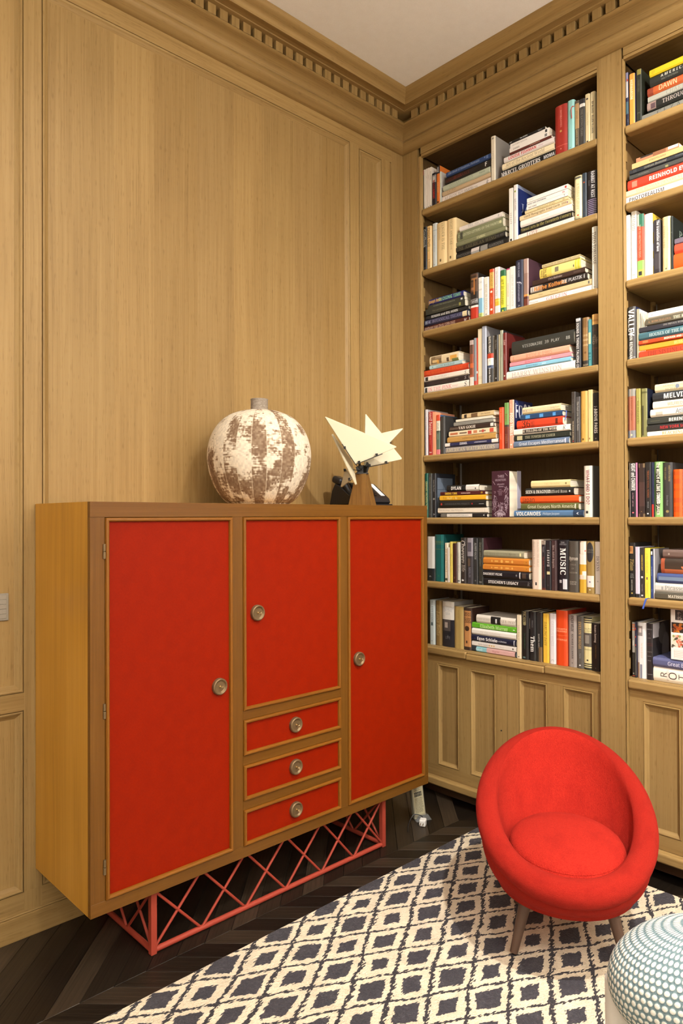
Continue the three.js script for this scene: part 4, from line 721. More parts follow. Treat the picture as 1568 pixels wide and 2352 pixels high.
  ['s',277,261,22,'h',"#33241f|t Essential;.1;.5;#9a8a7a;i|t VAN GOGH;.4;.72;#e6dfd0;bs|k.92;.99;.15;.85;#e0dbd2","dark brown hardcover with white bold title"],
  ['s',301,232,20,'h',"#8a8880|t ENGLISH COUNTRY LIFE;.4;.5;#6c6a64;s","mid-grey hardcover with dark title"],
  ['s',315,215,12,'p',"#d6d2c0|t - - - - - -;.5;.3;#aaa694;n","pale grey thin paperback"],
  ['s',352,186,24,'h',"#cdb486|k.08;.16;.1;.8;#3b2c22|t HE;.12;.5;#222;b|k.3;.5;.1;.9;#6e5338|t John Hartwell;.75;.3;#5a4630;s","tan hardcover with small animal picture"],
  ['u',565,25,196,'h',"#d4471d|t THE RUNAWAY;.2;.35;#f0a37c;n|t a novel;.7;.3;#f0a37c;n","bright orange slim hardcover"],
  ['u',591,25,215,'h',"#6d2f22|k0;.48;0;1;#6f9a52|k.48;.52;0;1;#333|t Pasto;.32;.5;#8a3a2c;s|t PASTA;.78;.5;#9a6a4c;s","green and maroon hardcover"],
  ['u',617,27,225,'h',"#e59c80|t wine;.12;.3;#f2cdb8;n|t FOOD TRAILS;.5;.55;#f5ece2;b|o.92;.3;#efe2d6","salmon hardcover with navy boards",{"cov": "#20264e", "art": "#20264e|h FOOD;.22;.8;#d8d8e0;b|k.02;.1;.1;.5;#2f3a70|k.5;.56;.2;.4;#7a80a8|k.4;.44;.5;.6;#5a62a0"}],
  ['s',645,276,31,'h',"#61728a|t Great Escapes Mediterranean;.52;.5;#d9dde2;n|k.93;.95;.2;.8;#ccd","steel blue hardcover with white title"],
  ['s',645,279,27,'h',"#20261f|k.06;.16;.15;.85;#b5ac84|t THE TOWER OF ESHER;.48;.45;#c6bf9f;s|t -;.93;.3;#999;n","blackish green hardcover with gilt diamond"],
  ['s',645,281,28,'h',"#e9e4d8|k.17;.78;.22;.8;#26211c|t THE TELLING OF THE WORLD;.475;.42;#e3d9c4;bs|t K;.9;.6;#222;i","white hardcover with black title plate"],
  ['s',663,229,38,'h',"#cc3f22|k.13;.3;.1;.9;#cc3f22|t 36;.21;.95;#33140c;s|h ARGUMENTS;.34;.3;#6b2012;n|h WRITING;.38;.3;#6b2012;n|k.85;.9;.2;.8;#5a1c10","red hardcover with large black numerals"],
  ['s',679,210,26,'h',"#1f3f63|k.02;.98;.08;.12;#3f78b4|k.02;.98;.88;.92;#3f78b4|k.13;.24;.25;.75;#4f93cf|k.47;.56;.25;.75;#4f93cf|k.78;.85;.25;.75;#4f93cf","blue hardcover with bright blue ornaments",{"ribbon2": "#6c86d8"}],
  ['s',693,189,31,'h',"#e2cf9f|t WAUGH;.14;.42;#7d6274;bs|t Officers and Gentlemen;.5;.36;#b9b39a;s|t Long Barn;.86;.28;#8a7d68;n","cream hardcover with plum name"],
  ['u',929,20,222,'h',"#37312c|t V.S. NAIPAUL;.28;.42;#77706a;s|t THE MASQUE OF AFRICA;.75;.32;#b9a98c;b|k.95;.97;.4;.6;#b33","dark brown hardcover with spaced letters"],
  ['u',950,21,198,'h',"#4a4745|t The Fault Line  Paolo Rumiz;.42;.42;#b6b1a6;n","charcoal hardcover with white title"],
  ['u',974,32,218,'h',"#c29a4c|t THE PEABODY LETTERS;.5;.16;#8a6a30;n|k.92;.96;.3;.5;#6a4a1c","gold hardcover with sheen"],
  ['u',1007,20,220,'h',"#dcc185|t Chapters;.3;.3;#c8a968;s|k.92;.95;.3;.5;#7a5a2c","pale gold hardcover"],
  ['u',1028,29,204,'h',"#17161a|k0;.27;.1;.9;#101013|t ABOVE PARIS;.58;.5;#f0ede6;b|o.94;.2;#888|t |-|;.31;.4;#ddd;b","black hardcover with bold white title"],
 ]],
 ['corner', 6, 1396, [
  ['u',114,20,227,'h',"#1f5a4a|t GRAPHIC ARCHITECTURE;.5;.55;#c8b878;b","green hardcover with yellow capitals"],
  ['u',137,24,224,'h',"#3a3b39|t Modern Landscapes;.35;.5;#77786a;n|t A;.93;.4;#777;n","dark grey hardcover"],
  ['u',163,23,224,'h',"#1b1d22|t Save the Past;.28;.4;#b5b2aa;n|o.58;.45;#9a978e|t A.;.93;.5;#ccc;i","black hardcover with grey picture boards",{"cov": "#23252b", "art": "#202228|k.1;.95;.06;.86;#66717e|k.1;.36;.35;.86;#56606c|k.36;.37;.06;.86;#3a424c"}],
  ['s',215,281,21,'h',"#1e1c1d|k.02;.14;.1;.9;#6a665f|k.15;.7;.15;.85;#d8d2c8|t NEW PHOTOGRAPHY FROM SOUTH;.42;.3;#777;n|k.9;.97;.2;.8;#222|t <;.94;.6;#eee;b","black and white hardcover with torn band"],
  ['s',197,302,28,'h',"#dfd3c0|t Lewis McCartney | Ideas Photographic;.28;.28;#a39684;n|k.94;.945;.2;.8;#aaa","cream white hardcover with faint text"],
  ['s',209,283,35,'h',"#161716|o.06;.3;#b5392f|t GERMAN ELECTRIC PROJECTS;.4;.28;#555;b|o.72;.22;#a8232b|k.86;.96;.45;.5;#ccc","black hardcover with red emblem"],
  ['s',213,277,25,'h',"#e0a828|t From Pop to Now;.28;.5;#8a6614;n|t From     to;.28;.5;#f2dca0;n|t - - - -;.72;.26;#a87c1c;n","yellow hardcover with two-tone title"],
  ['s',216,270,19,'h',"#4d181b|t SWING TIME;.25;.6;#e2c23a;b|t REGINALD MARSH;.58;.3;#d9c9b8;b|t 09;.93;.45;#d2b82e;b","maroon hardcover with yellow capitals"],
  ['s',257,194,32,'h',"#171717|k.6;1;0;1;#dcd7cd|t DYLAN;.3;.55;#f0eee8;b|k.88;.91;.3;.5;#222","black and white hardcover with slanted title"],
  ['u',523,25,219,'h',"#3e1a28","purple hardcover printed with silver engraving",{"special": "musk"}],
  ['s',645,341,31,'h',"#4d6f92|t VOLCANOES;.22;.62;#e4e0d8;b|t Philippe Jacques;.55;.3;#c4ccd6;i|k.86;1;0;1;#243850|t <;.92;.5;#eee;b","blue hardcover with white bold capitals"],
  ['s',680,282,32,'h',"#5a5c30|t Great Escapes North America;.54;.5;#d6d3bc;n|k.94;.96;.2;.8;#ccb","moss green hardcover with white title"],
  ['s',677,286,32,'h',"#d8511a|t Japan;.15;.7;#3d2a1c;n|t Photographs;.5;.24;#b8401a;n|t -;.94;.3;#a33;n","orange hardcover with black title"],
  ['s',703,237,36,'h',"#191b19|t SEEN & IMAGINED;.27;.42;#e6e2d6;bs|t | Clifford Ross;.65;.38;#c9c5ba;s|o.92;.2;#ddd","black hardcover with white serif capitals"],
  ['s',732,191,33,'h',"#dcc890|t THE PROMISE;.55;.3;#d2a876;s|o.9;.25;#8a7a4a","pale yellow hardcover with faint title"],
  ['u',987,37,217,'h',"#dcd3c2|t WHAT DID I DO?;.42;.46;#8a4a50;b|t A MODERN MEMOIR;.35;.14;#333;b|k.88;.93;.3;.55;#222","off-white thick hardcover with maroon question title",{"cov": "#77776f"}],
 ]],
 ['corner', 7, 1074, [
  ['u',127,49,225,'h',"#c8c6bf|b.72;1;#171d20|t - - - - -;.35;.16;#888;n|t c;.9;.3;#ccc;n","white and black hardcover half hidden"],
  ['u',178,56,236,'h',"#0f5a58|h HENRY;.16;.2;#8a7a3c;s|b.2;.205;#8a7a3c|b.31;.315;#8a7a3c|o.88;.12;#2a7a4a|k0;1;.8;.84;#23807a","wide teal cloth hardcover",{"cov": "#0c4644"}],
  ['u',240,20,195,'h',"#dccdb2|t THE ROADS TO ITALY;.45;.5;#9c6a3c;s|k.9;.96;.2;.8;#443","cream hardcover with brown title"],
  ['u',261,11,173,'p',"#d8cfc4|t s;.5;.4;#777;n","thin white paperback"],
  ['u',273,16,202,'h',"#d2bd55|t Allons Enfants;.45;.5;#8a7a3a;s","yellow slim hardcover"],
  ['u',290,25,194,'h',"#3f2118|k.85;.9;.3;.6;#6e4a34","chocolate brown hardcover"],
  ['u',316,19,200,'h',"#c5c2b6|t GIORDANO BRUNO;.5;.5;#8a8578;s|k.93;.97;.2;.8;#666","light grey hardcover with spaced title"],
  ['u',337,33,223,'h',"#2b2320|t Cheever;.28;.7;#ded6cc;i|t a life;.62;.6;#b5aa9f;i|t a;.93;.5;#eee;b","dark brown hardcover with large white script"],
  ['u',371,41,223,'h',"#38353a|k0;.4;.05;.95;#8d868c|k.1;.3;.25;.75;#55505a|k.45;.62;.25;.6;#5a4a3c|t MERLIN;.75;.3;#8a8a94;n","grey hardcover with veiled portrait"],
  ['u',414,26,222,'h',"#2a2a2a|t ALFRED KAZIN;.28;.42;#b5b6b0;n|o.92;.3;#666","black hardcover with slim white title"],
  ['u',441,30,223,'h',"#2d2d27|t Diaries and Letters;.35;.4;#8d8a7c;n|t k;.94;.5;#aaa;i","blackish olive hardcover with maroon boards",{"cov": "#3a1c22"}],
  ['s',472,262,37,'h',"#171518|t STEICHEN'S LEGACY;.42;.42;#e6e2dc;b|t k;.93;.5;#777;i","black hardcover with wide white capitals"],
  ['s',472,249,36,'h',"#15131a|t DAGOBERT PECHE;.22;.36;#e2ddd6;b|o.74;.25;#777|k.8;.82;.1;.9;#ddd|k.86;.94;.2;.8;#4a3a30","black hardcover with small square picture"],
  ['s',472,249,27,'h',"#c07a28|k.03;.9;.2;.8;#bf742a|o.2;.28;#dba552|o.42;.4;#dba552|o.65;.35;#dba552|k.26;.34;.4;.6;#dba552|k.5;.58;.4;.6;#dba552|o.95;.14;#8a4a1c","amber tooled volume, lower of two"],
  ['s',472,246,33,'h',"#c07a28|k.03;.9;.2;.8;#bf742a|o.2;.28;#dba552|o.42;.4;#dba552|o.65;.35;#dba552|k.26;.34;.4;.6;#dba552|k.5;.58;.4;.6;#dba552|o.95;.14;#8a4a1c","amber tooled volume, upper of two"],
  ['s',473,219,33,'h',"#8f8a70|t THE BOOK OF COMMON;.35;.5;#77725a;s|t PRAYER;.72;.3;#6a654e;n|k.9;.94;.3;.7;#d8cf9a","grey cloth hardcover with curved spine"],
  ['u',735,48,222,'h',"#d5c2b0|t CREATING THE GREAT;.28;.24;#b09a88;s|t BEAUTIFUL WORLD;.3;.22;#a58d7a;s|k.86;.92;.4;.55;#333","wide pinkish cream hardcover"],
  ['u',784,20,218,'h',"#262126|k0;.08;0;1;#8a7d70|t Portable;.18;.3;#aaa;n|t The Ruby Years of Eliza;.55;.4;#b5402c;s|b.96;1;#5a2a20","black hardcover with red letters"],
  ['u',805,26,217,'h',"#1f1e22|t S T A R R Y II;.35;.42;#d6d2cc;b|k.62;.68;.3;.8;#c9c090|o.9;.25;#444","black hardcover with scattered white letters"],
  ['u',832,25,220,'h',"#3d2a2a|t Mrs. Astor Regrets;.32;.4;#b5a8a0;s|t k;.8;.3;#7a6a66;i","dark plum hardcover with pale script"],
  ['u',860,53,223,'h',"#171319|h THE;.05;.14;#bbb;s|h OXFORD;.09;.12;#aaa;s|t MUSIC;.42;.58;#eeeae2;bs|k.76;.96;.5;.85;#c9ccd0|k.78;.84;.2;.4;#aaa","thick black hardcover with huge white title"],
  ['u',914,45,219,'h',"#47423a|h Byron;.34;.36;#d9d0bf;i|h CHILD;.46;.16;#8a8478;n|h OF;.54;.16;#8a8478;n|h PASSION;.62;.16;#8a8478;n|h BENITA;.8;.16;#aaa294;n|h EISLER;.84;.16;#aaa294;n","thick brown hardcover with white script"],
  ['u',961,32,219,'h',"#d8c4a8|k0;.24;.02;.4;#7a6a5c|k.02;.24;.25;1;#e4d2c0|k.17;.2;.8;.95;#b9584a|k.25;.45;0;1;#e2d8c8|k.45;.65;0;1;#c8992c|k.58;.66;.5;1;#e2d8c8|k.66;.74;0;1;#d8c2ac|k.74;1;0;1;#c69c30","hardcover with painted lady in yellow"],
  ['u',995,35,220,'h',"#93783f|e.02;.4;.08;.92;#26282a|h LEWIS;.17;.2;#8a8468;s|h CARROLL;.21;.18;#8a8468;s|k.66;.88;.05;.95;#ddd4c8|o.78;.22;#8a8090|k.92;.94;.4;.6;#ccb","gilt brown hardcover with black oval"],
  ['u',1032,29,219,'h',"#dedad0|t DICKENS;.42;.44;#4a4a48;s|t a;.2;.1;#999;n|o.76;.2;#b5b2aa","white hardcover with grey serif capitals"],
 ]],
 ['corner', 8, 746, [
  ['u',120,38,227,'h',"#bcc6c4|t ELLIOTT TENNENT;.3;.42;#7c8a8c;s|k.5;.57;.35;.65;#4c5a5c|t x;.92;.3;#555;n","pale blue hardcover with grey title"],
  ['u',160,37,227,'h',"#7d6438|t Lana Bella;.5;.6;#b09a6a;i","bronze hardcover with looping script"],
  ['u',200,75,227,'h',"#1d1d24|k0;.4;0;1;#d6d1c6|h FREEDOM;.14;.2;#aaa;n|h OF THE;.2;.18;#aaa;n|h SEA;.27;.18;#aaa;n|k.41;.65;.08;.72;#4a4442|k.46;.58;.25;.5;#a3968c|h a;.76;.2;#777;n|h LIFE;.8;.18;#777;n","white and black hardcover with small portrait",{"cov": "#8f8a84"}],
  ['u',279,56,209,'h',"#a98f55|t POETRY;.2;.2;#8c7442;s|h -;.9;.2;#8c7442;n","plain tan hardcover",{"cov": "#8a7d66"}],
  ['u',336,50,207,'h',"#3b2a22|k.07;.92;.02;.88;#b8824f|h GREAT;.13;.2;#3d2818;b|h BOOKS;.18;.2;#3d2818;b|h for every;.24;.16;#3d2818;b|h BOOK;.29;.2;#3d2818;b|h LOVER;.34;.2;#3d2818;b|e.43;.55;.2;.7;#3d2818|k.78;.84;.35;.5;#3d2818","brown hardcover with orange label and drawing",{"cov": "#3a241c"}],
  ['s',387,249,26,'h',"#7d93a4|k0;.1;0;1;#1d2a34|k.1;.4;0;1;#7fb5c0|k.34;.98;0;1;#c9a09c|t Gaudi;.17;.5;#cfe4e6;n|t Magritte;.55;.35;#9a5a58;n|k.97;1;0;1;#333","pastel blue and pink hardcover"],
  ['s',387,249,24,'h',"#d9d1c9|t Karin Casson;.27;.4;#8a7f78;n|o.41;.3;#c9a05a|o.46;.3;#c9a05a|o.51;.3;#c9a05a|t Silence;.68;.3;#c4b8ae;n|o.93;.3;#222","white hardcover with three gold dots"],
  ['s',387,249,31,'h',"#151830|t Egon Schiele;.36;.55;#f0ece6;b|t -;.08;.6;#778;n|t Almost a Lifetime;.64;.26;#ccc;b|k.95;.97;.1;.9;#ccc","navy hardcover with bold white title"],
  ['s',387,249,32,'h',"#ddd7cd|t For Alex Something;.42;.34;#c4bcb2;i","white hardcover with ghostly script"],
  ['s',387,249,27,'h',"#5ea626|t Elizabeth Murray;.5;.62;#d8e8b8;s|k.93;.97;.45;.55;#fff","bright green hardcover with white title"],
  ['s',413,218,40,'h',"#d8cfc0|t ANDREW SOLOMON;.18;.3;#a39886;s|k.38;.63;.05;.95;#1c1a18|k.5;.54;.2;.7;#ddd|t FAR & AWAY;.8;.34;#8a7f70;s","off-white hardcover with black photo block"],
  ['u',637,25,200,'h',"#dccdae|t Lewis Notes in;.4;.35;#a09070;i|k.95;.97;.4;.6;#444","cream slim hardcover with scattered notes"],
  ['u',663,38,221,'h',"#161412|t PICASSO;.15;.45;#b9ad7a;s|o.25;.35;#8a825a|t The Golden Winter;.62;.2;#3f7a52;n|k.94;.97;.3;.6;#577","black hardcover with gold capitals"],
  ['u',703,36,222,'h',"#1a191a|k.14;.36;.02;.2;#c9c6bc|t Them;.66;.62;#eeeae4;bs|t FRANCES;.25;.2;#888;n","black hardcover with large white title"],
  ['u',740,30,223,'h',"#232321|t MARTIN AMIS;.58;.3;#b5b2aa;n|k.7;1;.5;1;#6e5638","black hardcover with bronze corner"],
  ['u',771,30,218,'h',"#dcb13c|t DARLING DAYS;.4;.42;#5a4a1c;i","yellow hardcover with brown italic capitals"],
  ['u',803,35,222,'h',"#d9d5d6|t CASSIUS WHITE;.4;.4;#c6c1c4;n|t C;.93;.35;#777;s","white hardcover with tonal lettering"],
  ['u',839,55,241,'h',"#d24412|h PROFANITY &;.34;.14;#f0b89a;s|h BRILLIANCE;.38;.14;#f0b89a;s|b.45;.453;#e89a78|h KAY REDFIELD;.53;.14;#f0b89a;s|k0;1;.93;.97;#e0622c","thick orange hardcover with tiny white text",{"cov": "#a8300f"}],
  ['u',896,39,225,'h',"#958b84|t OSCAR WILDE;.16;.36;#2f2a28;b|t RICHARD ELLMANN;.6;.26;#3a3532;b|h K;.92;.2;#555;b","warm grey hardcover with black capitals"],
  ['u',936,32,223,'h',"#55524c|t EVELYN WAUGH;.36;.4;#c9a05c;s|t Patrick;.76;.2;#999;n|o.94;.2;#ccc","dark grey hardcover with golden capitals"],
  ['u',969,37,223,'h',"#d9cf98|b0;.03;#33342c|b.05;.07;#33342c|b.09;.11;#33342c|h RALPH;.22;.22;#77704c;n|h ELLISON;.26;.22;#77704c;n|k.3;.56;0;1;#55504a|k.34;.5;.2;.7;#8a857a|h IMMENSE;.62;.2;#77704c;n|o.82;.2;#2a2a26|b.88;.9;#33342c|b.92;.94;#33342c|b.96;1;#33342c","cream striped hardcover with dark picture"],
  ['u',1007,35,202,'p',"#191614|t Susan Sontag;.22;.3;#e2ddd2;b|t collected letters;.6;.2;#a8823f;n|o.94;.14;#555","black shorter hardcover with white name"],
 ]],
 ['outer', 1, 2972, [
  ['u',1178,12,229,'h',"#23263a|k0;.16;.1;.9;#8a86a0|k.16;.45;.05;.9;#c9c4c2|k.12;.16;.5;.9;#b0452f|k.45;.52;0;1;#2a2c48|k.52;.74;.05;.95;#4a6a74|t Brooke;.86;.3;#999;n|t A.;.95;.35;#c9b86a;i","navy hardcover with pale collage"],
  ['u',1192,24,215,'h',"#e59a42|t HERMARIUM;.3;.5;#f2dcb8;b|t - - -;.75;.3;#f0c48a;n","orange hardcover with white capitals",{"cov": "#3a4f8a"}],
  ['u',1220,23,220,'h',"#262a1e|k0;.1;.3;.9;#8a7f3c|t HENRY VAN;.3;.35;#6a6a54;n|t E;.8;.5;#77776a;s","dark green hardcover with gold tip"],
  ['s',1244,325,31,'h',"#7d7c72|t C E Z A N N E;.45;.8;#4c4c46;s","grey hardcover with huge dark capitals"],
  ['s',1268,290,37,'h',"#1d1f1c|k0;.12;.1;.95;#9a8278|k.05;.11;.2;.7;#5a4448|t THROUGH TIME;.48;.5;#c9b9ae;s|t essays in early photography;.5;.14;#777;n","black hardcover with small face picture"],
  ['s',1268,285,26,'h',"#a7a597|t CHARLES II;.45;.7;#8c8b80;s","silver grey hardcover with large capitals"],
  ['s',1267,285,33,'h',"#b5562a|k0;.08;0;1;#8a3a24|t DAWN;.28;.66;#e8c9a0;n|t of a;.6;.4;#c89a74;n|b.97;1;#3a2a1c","orange brown hardcover with thin capitals"],
  ['s',1278,255,38,'h',"#222420|t A M E R I C A;.35;.36;#c9c7b8;b|t WALT WHITMAN;.3;.2;#8a8a7a;n","black hardcover with spaced white letters"],
  ['s',1278,250,29,'h',"#d9bd1f|t @;.06;.5;#a89014;n","plain bright yellow hardcover"],
 ]],
 ['outer', 2, 2661, [
  ['s',1178,326,30,'h',"#e3d9d3|t PHOTOREALISM;.26;.55;#4a4644;b|t in the DIGITAL AGE;.68;.42;#b9b0aa;n","white hardcover with dark sans capitals"],
  ['s',1178,319,25,'h',"#e5d0a4|t THE RUSSIAN ORNAMENT;.42;.5;#a8946a;s","cream hardcover with beige capitals"],
  ['s',1186,300,41,'h',"#d23822|t REINHOLD EWALD;.6;.46;#f0e2d8;b|k.06;.13;.2;.75;#e87a64","red hardcover with bold white capitals"],
  ['s',1193,285,21,'h',"#41413d|t new art seasons;.2;.25;#8a8a84;n|k.5;.54;.1;.5;#8a8a5a","charcoal hardcover with small marks"],
  ['s',1194,285,19,'h',"#25292e|t Gotham Restored;.36;.5;#a8a28a;i|t the preservation;.7;.25;#888;n|t I I;.08;.6;#777;n","black hardcover with gold script"],
  ['s',1205,255,21,'p',"#c0aa72|t STREETSCAPES;.4;.4;#7a6a44;b","khaki slim paperback"],
  ['s',1222,167,17,'p',"#b57a58|k.1;.4;.6;1;#2b2622|k.4;.7;.1;1;#8a5a3c|k.75;.98;.3;1;#d9cfc0","peach and brown pamphlet"],
 ]],
 ['outer', 3, 2349, [
  ['u',1178,17,269,'h',"#e9e5dc|t Alice Neel;.3;.6;#6c6c72;s|t Painter of Modern Life;.62;.34;#a8a8a8;s|t art centre;.92;.25;#aaa;n","white hardcover with grey serif name"],
  ['u',1196,23,281,'h',"#e9e3d2|t MADRID;.17;.62;#5a5648;s|t v;.92;.5;#a8521c;i","taller white hardcover with thin capitals"],
  ['u',1220,29,259,'h',"#c4482c|k0;.18;0;.4;#b9c0ac|k0;.2;.4;1;#2f6b52|k.72;.86;0;1;#86b458|k.86;1;0;1;#a8a84c|k.89;.95;.3;.7;#333|t NEW TO ABSTRACTION IDEAS;.42;.3;#dba894;n","hardcover of green, red and lime shapes"],
  ['u',1250,34,249,'h',"#e9e2e0|t alexander calder: the paris years 1926-1933;.5;.2;#d09a8c;n|h 99;.05;.2;#bbb;n|h -;.93;.2;#bbb;n","thick white hardcover with tiny red line",{"cov": "#c8aa3c", "art": "#c8aa3c|b.16;.3;#c9c0bc|b.48;.6;#c4bcc0|b.72;.84;#c9c0bc"}],
  ['u',1286,28,216,'h',"#2b2629|t The translation of love;.3;.36;#e4e0dc;b|t Lynne Kutsu;.28;.18;#6e4a44;n|k.62;.9;.3;.9;#3f3a3c","black hardcover with white blackletter title"],
  ['u',1321,32,217,'h',"#dfc78f|t THE PROPHETS OF;.38;.26;#a89468;s|t ETERNAL FJORD;.36;.3;#77694a;s|t KIM LEINE;.84;.2;#8a7a54;s|k.92;.95;.4;.55;#554","thick cream hardcover with two-line title"],
  ['u',1354,9,212,'h',"#1f2723|t p;.3;.5;#9a9;s","blackish green hardcover with dark boards",{"cov": "#1f2723", "art": "#1e2622|h P;.25;.3;#9aa898;s|h of;.3;.14;#778;n"}],
  ['s',1364,179,62,'h',"#cf4f0c|k0;1;0;.04;#5a4438|k0;.01;0;1;#5a4438","thick orange box with brown border"],
  ['s',1368,165,37,'h',"#d8472c|t A;.5;.3;#e8836c;s","coral red hardcover"],
  ['s',1368,165,23,'h',"#665a66|t ART;.8;.5;#c9a868;b","grey violet hardcover"],
 ]],
 ['outer', 4, 2030, [
  ['u',1178,34,215,'h',"#353029|h THE;.08;.2;#aaa;n|t VALLEY;.3;.82;#ece8e0;b|t JOHN RENEHAN;.72;.42;#d8d2c8;b|h DUTTON;.95;.2;#aaa;n","dark hardcover with huge white title",{"cov": "#262c4c"}],
  ['u',1217,10,200,'h',"#8a8468|k0;1;.2;.3;#cfc9b4|k0;1;.6;.7;#cfc9b4","grey olive book with fanned pages",{"special": "fan"}],
  ['s',1228,322,27,'h',"#bf3f22|t THE SISTINE CHAPEL;.42;.66;#6e2414;s","red hardcover with dark serif capitals"],
  ['s',1228,319,26,'h',"#e0942a|t RUSSIAN PAINTING;.62;.45;#f0cf94;s|t -;.15;.3;#f2c87a;n","golden orange hardcover with pale capitals"],
  ['s',1228,310,17,'h',"#b8411c|t BEDOUIN AND NOMADS;.5;.5;#eeddcc;b|k.05;.12;.3;.8;#c9703c","rust red hardcover with white capitals"],
  ['s',1228,317,31,'h',"#3c6068|t HOUSES OF THE HAMPTONS;.45;.42;#c9d2cc;s|t -;.7;.2;#8aa;n","teal hardcover with white serif capitals"],
  ['s',1228,314,23,'h',"#2a2930|t THE PRIVATE WORLD OF THE MOSAICS;.55;.32;#b9b4a4;s|t in the desert;.6;.2;#888;n","slate black hardcover with small capitals"],
  ['s',1253,275,28,'h',"#57503f|t A. KONCHALOVA;.2;.34;#b5825a;s|t THE RETROSPECTIVE;.65;.42;#dcd4b8;bs","brownish grey hardcover with white title"],
  ['s',1264,250,26,'h',"#e6e0d0|t wintering;.35;.44;#c4bfae;m|t KATE MOSES;.72;.36;#c4bfae;n|o.06;.2;#999","ivory hardcover with pale typewriter title"],
 ]],
 ['outer', 5, 1713, [
  ['u',1178,33,200,'h',"#9c5a40|k0;.15;0;1;#8a877c|k.84;1;0;1;#7d7f84|t A Season of Brass;.4;.3;#6e3424;i|o.93;.25;#c9bf9a|k0;1;.38;.42;#c89a80","brick red hardcover with grey ends"],
  ['u',1213,19,197,'h',"#99924a|t ROYAL PARAMOURS;.45;.5;#4a4822;s|t ines;.22;.3;#d8cf9a;n","olive yellow hardcover with dark capitals"],
  ['u',1233,24,195,'h',"#7c7a4a|k.06;.1;.02;.98;#55542c|k.35;.96;.2;.45;#3f3c28","ribbed olive hardcover with navy boards",{"cov": "#1c2236"}],
  ['s',1258,319,21,'h',"#eee3d4|t REACHING FOR THE STARS;.5;.62;#d98a44;bs","white hardcover with orange capitals"],
  ['s',1258,317,25,'h',"#262624|t NEW YORK SCHOOL PAINTERS;.48;.5;#c8282c;b","black hardcover with red capitals"],
  ['s',1258,309,30,'h',"#33352f|t BERENICE ABBOTT;.5;.48;#e4e0d6;b|k.04;.16;.48;.54;#5a5c44","charcoal hardcover with white capitals"],
  ['s',1271,300,31,'h',"#e9e3d3|t Atlas Obscura;.55;.62;#3d3a34;n|k.07;.16;.2;.6;#b9b0a0","ivory hardcover with large black title"],
  ['s',1281,240,30,'h',"#e8dcc0|t WILFRED OWEN;.45;.42;#cc7a58;n","cream hardcover with coral capitals"],
  ['s',1279,260,35,'h',"#25272a|t MELVILLE;.38;.62;#eeeae0;b|k.62;.7;.1;.4;#c9b478","black hardcover with tall white name"],
  ['s',1288,240,33,'h',"#d9c9a2|t MORDECAI  ST. URBANS;.4;.3;#8a7f66;s|t RICHLER  HORSEMAN;.4;.28;#8a7f66;s|o.36;.45;#7a8494","beige hardcover with painted shield"],
 ]],
 ['outer', 6, 1396, [
  ['u',1182,34,218,'h',"#1d1b21|k0;1;0;.2;#e6d6ca|k0;1;.82;.98;#d9688c|t GREAT and CHARMER;.26;.5;#e8e4dc;b|t esther perez;.68;.2;#d9a0b0;m|o.92;.2;#c9606a","black hardcover with cream and pink edges"],
  ['u',1218,29,214,'h',"#33241f|k0;.08;0;.3;#7d6648|k0;.08;.7;1;#7d6648|k.94;1;0;.3;#7d6648|k.94;1;.7;1;#7d6648|k.35;.8;.1;.9;#47302b|o.9;.12;#8a7040","dark brown hardcover with gilt corners"],
  ['u',1248,24,217,'h',"#1d1c1b|t TIMBUKTU SCHOOL: NOMADS;.4;.3;#c8642c;n|t NICHOLAS;.78;.2;#bbb;n|o.94;.25;#ddd","black hardcover with orange title"],
  ['u',1273,8,216,'p',"#1f2440|b.77;1;#b8342a","thin navy paperback with red foot"],
  ['u',1282,32,217,'h',"#7fae62|e.04;.96;.16;.76;#26271f|t The WITCH of LIME STREET;.38;.46;#ece6d2;b|t DAVID JAHER;.78;.36;#ece6d2;b","green hardcover with black lozenge"],
  ['u',1315,37,212,'h',"#333130|t SMITTEN FROM;.2;.2;#a8904e;s|t THE LIZARD;.2;.2;#a8904e;s|t Dora Wexler;.7;.18;#999;n|o.9;.3;#8a7a4a","thick charcoal hardcover with gold title"],
  ['u',1356,34,183,'h',"#dd5408|k.05;.12;.1;.9;#c04a0c|k.2;.3;.15;.85;#b8460c|k.4;.45;.1;.9;#c44c0a|k.6;.7;.1;.9;#b8460c|k.78;.9;.15;.85;#c04a0c","bright orange hardcover with tonal ornament"],
  ['u',1391,14,182,'h',"#ddd8c8|t MODERN STILLNESS;.5;.4;#3a3a38;s","white hardcover cut by the frame edge"],
 ]],
 ['outer', 7, 1074, [
  ['u',1180,25,218,'h',"#1b1917|k.06;.2;0;.7;#b5804a|k.08;.16;.1;.5;#8a5a34|t Titian;.4;.6;#c9aa58;i|h THE;.58;.2;#aaa;n|h LAST;.61;.2;#aaa;n|h DAYS;.64;.2;#aaa;n|t MARK HUDSON;.78;.22;#d8d2c4;n|o.93;.25;#b59a4a","black hardcover with gold italic title"],
  ['u',1206,18,202,'h',"#c4bccb|t Chance;.38;.24;#aaa2b4;s|b.93;1;#1f1f22","pale lilac hardcover with black foot"],
  ['u',1225,17,199,'h',"#2e2a2a|t CHASING DAYLIGHT;.3;.34;#d8b43c;b|k.57;.61;.3;.7;#d9d4d0|t Eugene OKelly;.8;.24;#b5b0aa;n|k.94;.97;.3;.7;#ccc","charcoal hardcover with yellow capitals"],
  ['u',1243,23,198,'h',"#e3cf45|t A Time with All Dead;.3;.3;#a8983c;i|k.58;.63;.4;.6;#6a4a4c|t Laurie Graham;.8;.24;#a8983c;i","yellow hardcover with faint italic title"],
